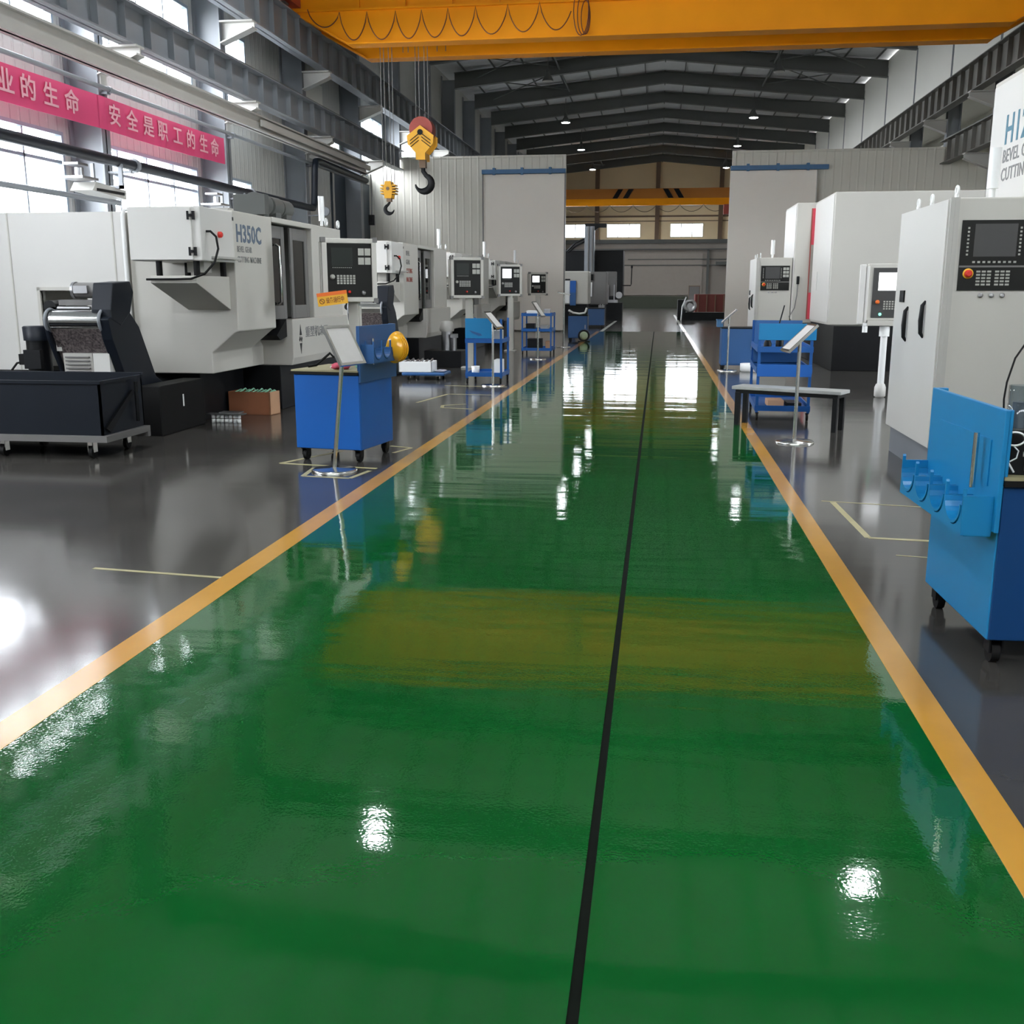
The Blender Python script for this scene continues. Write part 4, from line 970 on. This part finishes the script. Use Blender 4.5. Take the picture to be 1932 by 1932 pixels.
sign_stand('thin stainless sign stand before the far dark blue cabinet on the right', 1.42, 21.35, 1.08, -1, 0, .0, 42, .30, .40)

# ------------------------------------------------------------------ trolleys
def trolley(label, x0, x1, y0, y1, top, shelves, m, panel=None, rz=0, post=.035, group='blue wheeled trolleys'):
    cx, cy = (x0 + x1) / 2, (y0 + y1) / 2
    t = thing('trolley', label, 'trolley', (cx, cy, 0), group, rz)
    w, d = (x1 - x0) / 2, (y1 - y0) / 2
    for sx in (-1, 1):
        for sy in (-1, 1):
            MB().box(sx * w, sx * (w - post), sy * d, sy * (d - post), .10, top).build('post', m, t, 0, False)
            c = MB().box(sx * (w - .045), sx * (w - .005), sy * (d - .05), sy * (d - .01), .085, .10).box(sx * (w - .04), sx * (w - .034), sy * (d - .045), sy * (d - .005), .035, .09).build('caster', M_DARK, t, 0, False)
            MB().cyl((sx * (w - .038), sy * (d - .02), .042), (sx * (w - .012), sy * (d - .02), .042), .042, 14).build('wheel', M_BLACK, c, 0, False)
    for z in shelves:
        b = MB().box(-w, w, -d, d, z - .012, z)
        b.box(-w, w, -d - .008, -d + .008, z - .03, z + .04).box(-w, w, d - .008, d + .008, z - .03, z + .04).box(-w - .008, -w + .008, -d, d, z - .03, z + .04).box(w - .008, w + .008, -d, d, z - .03, z + .04)
        b.build('shelf', m, t, 0, False)
    if panel:
        z0, z1, xr = panel; MB().box(-w, -w + 2 * w * xr, -d - .012, -d, z0, z1).build('front_panel', M_BLUEL if m is M_BLUEM else m, t, .004, False)
    return t
tr = trolley('blue trolley with a full blue front panel, second along the left aisle line', -3.30, -2.66, 17.72, 18.6, 1.12, (.16, .74), M_BLUEM, (.79, 1.13, .78))
MB().prism([(-.25, .93), (-.05, .87), (-.02, .84), (-.08, .83), (-.2, .88)], 'y', -.460, -.452).build('dent_mark', M_BLUED, tr, 0, False)
t = thing('tool_case', 'grey tool case on the top shelf of the panelled blue trolley', 'case', (-2.80, 18.0, .74))
MB().box(-2.86, -2.70, 17.85, 18.2, .741, .92).build('case_body', M_STEELL, t, .01); MB().tube([(-2.78, 17.9, .92), (-2.78, 17.95, .96), (-2.78, 18.1, .96), (-2.78, 18.15, .92)], .01, 6).build('handle', M_DARK, t)
t = thing('spray_bottle', 'dark spray bottle on the panelled blue trolley', 'bottle', (-2.76, 18.4, .74))
MB().lathe([(.05, .741), (.055, .75), (.055, .92), (.02, .99), (.02, 1.03)], (-2.77, 18.4, 0), n=16).build('flask', M_DARK, t); MB().box(-2.81, -2.73, 18.38, 18.42, 1.03, 1.09).build('nozzle', M_DARK, t)
t = thing('cup', 'white cup on the bottom shelf of the panelled blue trolley', 'cup', (-3.18, 17.95, .16))
MB().lathe([(.05, .161), (.065, .17), (.075, .30), (.07, .30), (.05, .18)], (-3.16, 17.92, 0), n=18).build('cup_body', M_PURE, t)
t = thing('storage_box', 'white plastic box on the bottom shelf of the panelled blue trolley, right end', 'box', (-2.8, 18.2, .16))
MB().box(-2.86, -2.72, 18.0, 18.4, .161, .40).build('box_body', M_PURE, t, .008)
trolley('open blue trolley with crowded shelves, third along the left aisle line', -3.40, -2.64, 26.0, 26.9, 1.05, (.14, .62, 1.0), M_BLUEM)
for i, (x, y, z, w_, d_, h_, m, nm, lb) in enumerate((
    (-3.2, 26.3, .62, .22, .3, .16, M_DARK, 'tool_box', 'black tool box on the middle shelf of the open blue trolley, left side'),
    (-2.85, 26.4, .62, .2, .3, .12, M_STEELL, 'tool_box', 'grey tool box on the middle shelf of the open blue trolley, right side'),
    (-3.15, 26.4, 1.0, .3, .4, .10, M_PURE, 'parts_box', 'white parts box on the top shelf of the open blue trolley'),
    (-2.8, 26.5, 1.0, .15, .2, .14, M_METAL, 'fixture', 'small metal fixture on the top shelf of the open blue trolley'),
    (-3.1, 26.4, .14, .35, .4, .26, M_DARK, 'crate', 'black crate on the bottom shelf of the open blue trolley'),
    (-2.76, 26.4, .14, .12, .3, .2, M_CARDL, 'carton', 'tan carton on the bottom shelf of the open blue trolley'))):
    o = MB().box(x - w_/2, x + w_/2, y - d_/2, y + d_/2, z + .001, z + h_).box(x - w_/2 - .008, x + w_/2 + .008, y - d_/2 - .008, y + d_/2 + .008, z + h_ - .03, z + h_ - .015).build(nm, m, None, .006); tag(o, lb, nm.split('_')[-1])

def small_cabinet(name, label, x0, x1, y0, y1, h, m, extra=None):
    t = thing(name, label, 'cabinet', ((x0 + x1) / 2, y0, 0))
    MB().box(x0, x1, y0, y1, .10, h).build('body', m, t, .008)
    MB().box(x0 - .01, x1 + .01, y0 - .01, y1 + .01, h, h + .025).build('top', M_DARK, t)
    dr = MB().box(x0 + .02, x1 - .02, y0 - .012, y0, .13, h - .03).build('door', m, t, .004)
    MB().box(x1 - .08, x1 - .06, y0 - .03, y0 - .012, h * .5, h * .5 + .12).build('handle', M_METAL, dr)
    for x in (x0 + .05, x1 - .05):
        for y in (y0 + .06, y1 - .06): caster(t, x, y, .10, .045, M_DARK)
    return t
small_cabinet('tool_cabinet', 'dark blue cabinet on casters on the left, by the partition', -2.86, -2.24, 33.4, 34.1, .80, M_BLUED)
t = thing('tool_tray', 'black tray with a pale cloth rim on the dark blue cabinet by the partition', 'tray', (-2.55, 33.7, .83))
MB().box(-2.86, -2.26, 33.38, 34.0, .826, .85).box(-2.86, -2.83, 33.4, 34.0, .85, 1.0).box(-2.3, -2.26, 33.4, 34, .85, 1.05).build('tray_body', M_DARK, t, .01)
MB().tube([(-2.85, 33.36, .98), (-2.7, 33.36, .90), (-2.5, 33.36, .87), (-2.32, 33.36, .90), (-2.26, 33.36, 1.05)], .035, 8).build('cloth', M_PURE, t)
t = thing('cable_reel', 'small cable reel with pale green face leaning at the dark blue cabinet', 'reel', (-2.2, 33.3, 0))
MB().cyl((-2.33, 33.15, .19), (-2.33, 33.28, .19), .19, 20).build('drum', M_DARK, t)
MB().lathe([(.13, -.01), (.13, -.03), (.03, -.035)], (-2.33, 33.15, .19), 'y', 20).build('face', mat('pale_green', (.42, .50, .33), .5), t)
MB().box(-2.52, -2.14, 33.13, 33.28, 0, .03).build('foot', M_DARK, t)

# white tray on the blue dolly
t = thing('dolly', 'low blue dolly on casters, under the white tray', 'dolly', (-4.25, 18.7, 0))
MB().box(-4.62, -3.82, 18.4, 19.0, .075, .135).build('deck', M_BLUED, t, .02)
for x in (-4.5, -3.95):
    for y in (18.45, 18.92): caster(t, x, y, .076, .03)
t = thing('parts_tray', 'white plastic tray of parts on the blue dolly', 'tray', (-4.4, 18.65, .136))
b = MB().box(-4.68, -4.06, 18.42, 18.44, .137, .33).box(-4.68, -4.06, 18.86, 18.88, .137, .33).box(-4.68, -4.66, 18.42, 18.88, .137, .33).box(-4.08, -4.06, 18.42, 18.88, .137, .33).box(-4.68, -4.06, 18.42, 18.88, .137, .15); b.build('tub', M_PURE, t, .01)
b = MB()
for k in range(6): b.tube([(-4.6 + k * .09, 18.5 + .05 * (k % 3), .30), (-4.55 + k * .09, 18.7, .345 + .02 * (k % 2)), (-4.56 + k * .08, 18.8, .3)], .018, 6)
b.build('parts', M_METAL, t)
blob('cleaning_cloth', 'white and lilac cloth lying on the right end of the blue dolly', 'cloth', (-3.93, 18.62, .155), (.10, .15, .02), mat('lilac_cloth', (.55, .53, .62), .8, var=.25, scale=14), 5)
t = thing('hydraulic_unit', 'grey hydraulic pump unit on the floor by the second left machine', 'pump', (-4.45, 21.8, 0))
MB().box(-4.9, -4.1, 21.5, 22.2, 0, .35).build('tank', M_DARK, t, .01)
m = MB().cyl((-4.45, 21.75, .35), (-4.45, 21.75, .75), .12, 16).build('motor', M_METAL, t)
MB().lathe([(.15, .75), (.16, .80), (.13, .95), (.05, .97)], (-4.45, 21.75, 0), n=16).build('motor_cap', M_STEELL, t)
MB().cyl((-4.28, 21.65, .35), (-4.28, 21.65, .62), .06, 12).box(-4.35, -4.2, 21.58, 21.7, .62, .7).build('valve_block', M_METAL, t)

# grey low bench
t = thing('low_bench', 'low grey bench with four black legs standing by the right yellow line', 'bench', (1.57, 12.5, 0), None, R(-27))
MB().box(-.66, .66, -.17, .17, .435, .475).build('seat', M_BENCHT, t, .006, False)
MB().box(-.60, .60, -.14, -.11, .39, .435).box(-.60, .60, .11, .14, .39, .435).box(-.62, -.58, -.14, .14, .39, .435).box(.58, .62, -.14, .14, .39, .435).build('apron', M_DARK, t, 0, False)
for sx in (-1, 1):
    for sy in (-1, 1): MB().box(sx * .62, sx * .565, sy * .15, sy * .095, 0, .40).build('leg', M_DARK, t, 0, False)

# blue rack and cabinet on the right
rk = trolley('tall blue rack trolley with two open tool bays behind the low grey bench', 1.27, 1.93, 13.15, 14.7, 1.20, (.15, .62, .88), M_BLUEM, None, R(-2))
MB().box(-.33, .36, -.79, -.775, 1.0, 1.20).build('upper_panel', M_BLUEL, rk, .004, False)
MB().box(-.33, .33, -.79, -.775, .55, .70).build('lower_panel', M_BLUE, rk, .004, False)
MB().box(-.30, .33, .70, .76, .63, 1.2).build('back_panel', M_BLUED, rk, 0, False)
o = MB().box(1.42, 1.62, 13.4, 13.75, .151, .23).build('carton', M_CARDL, None, .004); tag(o, 'flat tan carton on the bottom shelf of the blue rack', 'carton')
o = MB().box(1.66, 1.84, 13.4, 13.8, .151, .20).build('plate', M_DARK, None, .004); tag(o, 'dark flat plate on the bottom shelf of the blue rack', 'plate')
for i, (x, h) in enumerate(((1.40, .10), (1.55, .16), (1.72, .07))):
    o = MB().lathe([(.05, .881), (.05, .881 + h * .6), (.03, .881 + h)], (x, 13.6, 0), n=14).build('cutter_head', M_DARK); tag(o, 'dark tool in the upper bay of the blue rack, %s' % ('left', 'middle', 'right')[i], 'tool', 'tools in the blue rack')
b = MB().tube([(1.50, 13.3, 1.2), (1.55, 13.3, 1.42)], .008, 6); o = b.build('scriber', M_DARK); tag(o, 'thin black rod standing up at the top of the blue rack', 'rod')
small_cabinet('tool_cabinet', 'dark blue cabinet on the right beside the yellow line, before the far console', 1.30, 1.97, 21.55, 22.2, .84, M_BLUED)
o = MB().box(1.20, 1.32, 21.6, 21.9, .87, 1.02).box(1.19, 1.33, 21.59, 21.91, 1.0, 1.02).build('parts_bin', M_BLUES, None, .005); tag(o, 'small blue bin on the left edge of the right dark blue cabinet', 'bin')
t = thing('drip_pan', 'white pan on the floor under the right dark blue cabinet', 'pan', (1.87, 21.3, 0))
MB().lathe([(.17, 0), (.2, .02), (.2, .16), (.185, .16), (.17, .03)], (1.87, 21.30, 0), n=22).build('pan_body', M_PURE, t)

# ------------------------------------------------------------------ right machines
def big_machine(label, ox, oy):
    t = thing('gear_cutting_machine', label, 'machine', (ox, oy, 0), 'tall white gear cutting machines on the right')
    def X(a): return ox + a
    def Yq(a): return oy + a
    MB().box(X(.45), X(3.2), Yq(-3.2), Yq(2.1), 0, .90).build('plinth', M_DARK, t, .01)
    b = MB().box(X(0.0), X(2.2), Yq(0), Yq(2.1), .86, 3.55).box(X(.42), X(3.3), Yq(-2.6), Yq(-.0), .90, 3.55)
    b.build('housing', M_WHITE2, t, .015)
    MB().box(X(.40), X(.42), Yq(-2.55), Yq(-.05), .95, 3.5).box(X(.385), X(.40), Yq(-.9), Yq(-.8), 1.6, 2.0).build('side_cover', M_WHITE, t, .004)
    MB().box(X(-.015), X(0), Yq(.05), Yq(2.05), .95, 3.5).build('end_cover', M_WHITE, t, .004)
    for za, zb in ((2.62, 3.42), (.95, 1.55)): MB().box(X(.33), X(.41), Yq(-.03), Yq(0), za, zb).build('red_panel', M_STRIPE, t)
    MB().box(X(.325), X(.345), Yq(-.035), Yq(0), .95, 3.42).build('edge_strip', M_RED, t)
    MB().box(X(.55), X(1.0), Yq(-2.66), Yq(-2.6), .62, .90).box(X(1.05), X(1.5), Yq(-2.66), Yq(-2.6), .70, .90).build('lower_tray', M_STEELL, t)
    # control cabinet
    c = MB().box(X(-.82), X(-.03), Yq(.1), Yq(1.85), .26, 2.34).build('control_cabinet', M_WHITE2, t, .012)
    MB().box(X(-.79), X(-.03), Yq(.14), Yq(1.82), 0, .26).build('cabinet_base', M_STEEL, t)
    d = MB().box(X(-.84), X(-.82), Yq(.16), Yq(1.83), .27, 2.33).build('cabinet_door', M_WHITE, c, .004)
    b = MB().box(X(-.835), X(-.80), Yq(.09), Yq(.12), .27, 2.34).box(X(-.80), X(-.765), Yq(.085), Yq(.1), .27, 2.34); b.build('edge_profile', M_GREY if False else M_STEELL, c)
    for (ya, za) in ((1.25, 1.28), (.62, 1.34)): MB().tube([(X(-.84), Yq(ya), za + .17), (X(-.865), Yq(ya), za + .13), (X(-.87), Yq(ya), za), (X(-.865), Yq(ya), za - .11), (X(-.84), Yq(ya), za - .15)], [.010, .018, .022, .018, .010], 8).build('door_handle', M_DARK, c)
    MB().box(X(-.855), X(-.84), Yq(1.42), Yq(1.58), 1.49, 1.60).build('lock', M_DARK, c)
    # operator panel set in the front
    y = Yq(.1); x0, x1 = X(-.73), X(-.08); W = x1 - x0
    MB().box(x0, x1, y - .012, y + .01, 1.60, 2.16).build('control_face', M_PANEL, c)
    MB().box(x0 + .10, x1 - .22, y - .016, y - .01, 1.87, 2.13).build('screen', M_SCRG, c)
    b = MB()
    for k in range(8): b.box(x0 + .045, x0 + .06, y - .018, y - .01, 1.88 + k * .03, 1.895 + k * .03).box(x1 - .20, x1 - .185, y - .018, y - .01, 1.88 + k * .03, 1.895 + k * .03)
    for k in range(9): b.box(x0 + .10 + k * .04, x0 + .12 + k * .04, y - .018, y - .01, 1.82, 1.835)
    for r in range(5):
        for k in range(6): b.box(x0 + .14 + k * .042 + (.02 if k > 2 else 0), x0 + .17 + k * .042 + (.02 if k > 2 else 0), y - .018, y - .01, 1.64 + r * .026, 1.655 + r * .026)
    for r in range(3):
        for k in range(2): b.box(x1 - .15 + k * .07, x1 - .09 + k * .07, y - .018, y - .01, 1.9 + r * .08, 1.96 + r * .08)
    b.build('keypad', M_KEY, c)
    MB().box(x0, x1, y - .014, y - .008, 1.785, 1.80).build('panel_split', M_GREY, c)
    MB().lathe([(.03, -.012), (.03, -.035), (.018, -.05)], (x0 + .075, y, 1.735), 'y', 16).build('emergency_button', M_ESTOP, c)
    MB().lathe([(.042, -.010), (.042, -.016), (.03, -.016)], (x0 + .075, y, 1.735), 'y', 20).build('button_collar', M_SIGNY, c)
    b = MB()
    for k in range(3): b.lathe([(.018, 0), (.018, -.02), (.008, -.022)], (x0 + .19 + k * .085, y, 1.56), 'y', 12)
    b.build('indicator', M_METAL, c)
    MB().cyl((X(-.47), Yq(.28), 2.34), (X(-.47), Yq(.28), 2.42), .025, 10).cyl((X(-.47), Yq(.28), 2.42), (X(-.47), Yq(.28), 2.74), .045, 16).build('signal_light', M_PURE, t)
    for (xa, ya) in ((-.74, .3), (-.74, 1.1), (-.74, 1.6)):
        b = MB(); b.cyl((X(xa), Yq(ya), 2.34), (X(xa), Yq(ya), 2.38), .018, 8); b.tube([(X(xa), Yq(ya) + .035 * math.cos(a), 2.41 + .035 * math.sin(a)) for a in [2 * PI * i / 12 for i in range(12)]], .011, 6, True)
        b.build('eyebolt', M_PURE, t)
    return t
RA = big_machine('tall white gear cutting machine at the right edge with teal H125 lettering', 3.17, 9.0)
for s, sz, z, m, sx in (('H1250C', .37, 2.93, M_LETTER3, .95), ('BEVEL GEAR', .165, 2.765, M_LETTER2, 1.0), ('CUTTING MACHINE', .165, 2.60, M_LETTER2, 1.0)):
    text_mb(s, sz, (3.153, 10.62, z), (0, -1, 0), (0, 0, 1), .002, sx, .0045 if sz > .3 else .001, spacing=1.06).build('lettering', m, RA)
RB = dup(RA, (3.07, 24.9, 0), 'tall white gear cutting machine with a pink-red strip, behind the blue rack', skip=('lettering',)); ORG[RB.name] = RB.location.copy()
MB().box(3.14, 3.2, 24.86, 24.98, 1.74, 1.92).build('handheld_unit', M_DARK, RB, .01)
MB().tube([(3.17, 24.9, 1.76), (3.16, 24.86, 1.5), (3.12, 24.86, 1.2), (3.0, 24.8, 1.0)], .012, 6).build('cord', M_GREY, RB)

t = thing('operator_console', 'white operator console on a pole with a lit screen, beside the right control cabinet', 'console', (3.34, 16.35, 0))
c = MB().box(3.10, 3.66, 16.3, 16.42, 1.16, 1.99).build('console_box', M_WHITE2, t, .01)
MB().box(2.98, 3.06, 16.28, 16.36, 1.10, 1.98).box(3.07, 3.11, 16.27, 16.33, 1.13, 1.96).build('side_profile', M_WHITE, c, .01)
MB().box(3.17, 3.62, 16.288, 16.302, 1.20, 1.93).build('control_face', M_SCRG, c)
MB().box(3.25, 3.58, 16.282, 16.29, 1.60, 1.86).build('screen', M_SCRW, c)
b = MB()
for r in range(4):
    for k in range(6): b.box(3.34 + k * .04, 3.365 + k * .04, 16.282, 16.29, 1.32 + r * .035, 1.342 + r * .035)
b.build('keypad', M_KEY, c)
MB().lathe([(.03, 0), (.03, -.03), (.015, -.04)], (3.25, 16.288, 1.43), 'y', 14).build('emergency_button', M_ORANGE, c)
MB().lathe([(.022, 0), (.02, -.012), (.005, -.014)], (3.30, 16.288, 1.25), 'y', 12).build('indicator', M_LENS, c)
MB().cyl((3.10, 16.3, .98), (3.10, 16.3, 1.1), .04, 10).box(3.06, 3.16, 16.26, 16.36, 1.08, 1.12).build('knob', M_PURE, c)
MB().box(3.12, 3.7, 16.25, 16.42, 1.08, 1.16).build('shelf', M_WHITE2, t, .006)
MB().cyl((3.40, 16.36, .92), (3.40, 16.36, 1.08), .075, 18).cyl((3.40, 16.36, .20), (3.40, 16.36, .92), .05, 18).build('pole', M_PURE, t)
MB().lathe([(.06, .0), (.085, .02), (.085, .15), (.065, .20), (.05, .21)], (3.40, 16.36, 0), n=20).build('foot', M_WHITE, t)

# things on the right cart
t = thing('tool_holder', 'black tool holder box on the right blue workbench', 'holder', (1.72, 4.55, .84))
MB().box(1.475, 1.95, 4.50, 4.92, .841, 1.02).build('holder_body', M_DARK, t, .006)
b = MB().box(1.54, 1.90, 4.492, 4.50, .86, .90).box(1.53, 1.90, 4.492, 4.50, .92, .94); b.build('label_plate', M_STEELL, t)
for i, x in enumerate((1.525, 1.635)):
    t = thing('acrylic_tube', 'clear acrylic tube', 'tube', (x, 4.58, 1.02)); t['label'] = ('clear acrylic tube on the black tool holder, next to the blue board', 'clear acrylic tube on the black tool holder, at the picture edge')[i]; t['group'] = 'acrylic tubes'
    b = MB(); n_ = 24; rr = .048
    b.lathe([(rr, 1.021), (rr, 1.21), (rr - .006, 1.21), (rr - .006, 1.03)], (x, 4.58, 0), n=n_); b.build('tube_wall', M_ACRYL, t)
    MB().cyl((x, 4.58, 1.032), (x, 4.58, 1.14), .028, 16).build('tool_shank', M_METAL if i else M_STEEL, t)
t = thing('cable_tie', 'white looped cable tie hanging at the front corner of the right workbench', 'cable tie', (1.47, 4.45, .9))
MB().tube([(1.475 + .042 * math.cos(a), 4.45, 1.0 + .028 * math.sin(a)) for a in [2 * PI * i / 20 for i in range(20)]], .0045, 6, True).build('loop', M_PURE, t)
MB().tube([(1.45, 4.45, .985), (1.445, 4.45, .95), (1.46, 4.45, .90), (1.485, 4.45, .86)], .004, 6).tube([(1.47, 4.45, .975), (1.495, 4.45, .95), (1.49, 4.45, .92), (1.465, 4.45, .905)], .003, 6).build('tail', M_PURE, t)
t = thing('air_hose', 'black air hose and thin cord running up from the right workbench', 'hose', (1.5, 4.6, .84))
MB().tube([(1.62, 4.72, 1.025), (1.61, 4.72, 1.15), (1.595, 4.72, 1.28), (1.60, 4.72, 1.42), (1.66, 4.72, 1.6), (1.85, 4.75, 1.65), (2.05, 4.8, 1.5), (2.1, 4.85, .86)], .016, 8).build('hose', M_BLACK, t)
MB().tube([(1.475, 4.6, 1.02), (1.465, 4.6, 1.15), (1.47, 4.6, 1.22), (1.50, 4.62, 1.32), (1.56, 4.66, 1.40), (1.61, 4.70, 1.42)], .004, 6).build('cord', M_BLACK, t)

# ------------------------------------------------------------------ beyond the partition
t = thing('lathe', 'pale grey and blue lathe just beyond the left partition', 'lathe', (-3.9, 50, 0))
MB().box(-5.6, -3.32, 50, 51.6, .95, 2.50).build('cover', M_WHITE2, t, .05)
MB().box(-5.6, -3.4, 50.1, 51.5, 0, .95).build('plinth', M_DARK, t)
MB().box(-4.5, -4.22, 49.96, 50, 1.0, 2.05).build('door', M_PURE, t, .01); MB().box(-4.20, -3.92, 49.95, 50, 1.5, 2.05).build('blue_panel', M_BLUE, t); MB().box(-4.20, -3.92, 49.95, 50, .9, 1.5).build('lower_panel', M_BLUED, t)
MB().box(-4.55, -4.2, 49.94, 50, 2.08, 2.14).build('slot', M_DARK, t)
t = thing('machining_center', 'mid grey machine beside the pale blue lathe beyond the partition', 'machine', (-2.9, 53, 0))
MB().box(-3.45, -2.62, 53, 54.8, .9, 2.52).build('cover', M_GREY, t, .03); MB().box(-3.4, -2.7, 53.1, 54.7, 0, .9).build('plinth', M_DARK, t); MB().box(-3.42, -3.34, 52.95, 53, 1.3, 2.0).build('door_handle', M_PURE, t)
MB().box(-3.44, -3.28, 52.94, 53, 2.1, 2.4).build('control_box', M_DARK, t)
t = thing('milling_machine', 'small grey milling machine with a pale clamp, beyond the partition', 'machine', (-2.2, 57, 0))
MB().box(-2.85, -2.3, 57, 58, 1.3, 2.6).build('column_head', M_GREY, t, .02); MB().box(-2.9, -1.95, 57, 58.2, 0, .95).build('plinth', M_DARK, t); MB().box(-2.75, -2.68, 56.9, 57, .95, 1.9).box(-2.42, -2.36, 56.9, 57, .95, 1.9).build('guide_rail', M_METAL, t)
MB().cyl((-2.15, 57.2, 1.35), (-2.15, 57.5, 1.35), .18, 14).box(-2.7, -2.2, 57, 57.5, .95, 1.1).build('clamp', M_METAL, t)
t = thing('trolley', 'dark blue trolley beyond the partition with pale tools on top', 'trolley', (-2.7, 45.5, 0), 'blue wheeled trolleys')
MB().box(-3.1, -2.32, 45.4, 46.1, .12, .82).build('body', M_BLUED, t, .01); MB().box(-3.12, -2.30, 45.38, 46.12, .82, .86).build('top', M_DARK, t)
for x in (-3.0, -2.42):
    for y in (45.5, 46.0): caster(t, x, y, .12, .05, M_DARK)
b = MB()
for k in range(5): b.cyl((-2.56 + k * .055, 45.5, .865), (-2.56 + k * .055, 45.5, .98 + .04 * (k % 2)), .022, 8)
o = b.build('collet_rack', M_METAL); tag(o, 'row of pale steel tools standing on the far dark blue trolley', 'tools')
t = thing('boring_mill', 'huge black machine with a tall grey column beyond the partition', 'machine', (-4.2, 66, 0))
MB().box(-7.4, -2.25, 66, 68.5, 1.2, 4.05).build('cover', M_DARK, t, .02); MB().box(-7.4, -2.5, 65.4, 68.5, 0, 1.2).build('plinth', M_DARK, t)
cc = MB().box(-4.62, -4.02, 65.2, 66, 2.7, 5.45).build('column_slide', M_STEEL, t, .01); MB().box(-4.42, -4.36, 65.15, 65.2, 2.7, 5.4).box(-4.18, -4.12, 65.15, 65.2, 2.7, 5.4).build('guide_rail', M_GREY, cc)
MB().box(-4.62, -3.3, 65.3, 65.9, 5.4, 5.62).prism([(-4.05, 5.2), (-3.7, 5.42), (-4.05, 5.42)], 'y', 65.3, 65.9).build('top_arm', M_DARK, t)
MB().tube([(-4.6, 65.6, 4.75), (-5.2, 65.6, 4.5), (-5.75, 65.6, 3.95)], .06, 6).tube([(-4.6, 65.6, 4.6), (-5.2, 65.6, 4.3), (-5.7, 65.6, 3.9)], .06, 6).build('cable_hose', M_DARK, t)
MB().tube([(-2.25, 65.8, 1.9), (-1.75, 65.8, 1.9), (-1.72, 65.8, 2.0), (-1.7, 65.8, 3.0)], .035, 6).box(-1.76, -1.64, 65.75, 65.85, 2.95, 3.1).build('pendant_arm', M_DARK, t)
t = thing('lathe', 'old dark lathe with a round chuck on the right beyond the partition', 'lathe', (2.0, 58, 0))
MB().box(1.35, 4.3, 58.2, 59.2, 0, .42).build('bed', M_DARK, t); MB().box(1.05, 1.5, 58.3, 59.2, 0, 1.1).build('headstock', M_DARK, t, .03)
MB().lathe([(.34, 0), (.36, -.05), (.36, -.25), (.30, -.27), (.16, -.27), (.15, -.15)], (1.72, 58.2, .78), 'y', 24).build('chuck', M_METAL, t)
MB().tube([(1.25, 57.9, .0), (1.3, 57.9, .75), (1.5, 57.9, 1.25)], .035, 6).build('lever', M_PURE, t)
t = thing('crate_stack', 'dull red crate beyond the right side of the gate', 'crate', (3.0, 63, 0))
MB().box(2.15, 4.3, 63, 65, .15, 1.38).build('crate_body', mat('crate_dark_red', (.13, .022, .015), .6), t, .01); MB().box(2.2, 2.35, 63.1, 64.9, 0, .15).box(4.05, 4.2, 63.1, 64.9, 0, .15).build('skid', M_BROWN, t)
b = MB()
for k in range(4): b.box(2.3 + k * .5, 2.36 + k * .5, 62.96, 63, .2, 1.33)
b.build('batten', M_BROWN, t)
t = thing('parts_cabinet', 'grey brown cabinet standing behind the dull red crate', 'cabinet', (2.4, 68, 0))
MB().box(1.9, 2.6, 68, 68.8, 0, 1.9).build('body', M_BROWN, t, .01); MB().box(1.93, 2.57, 67.97, 68, .1, 1.85).build('door', M_GREY, t)
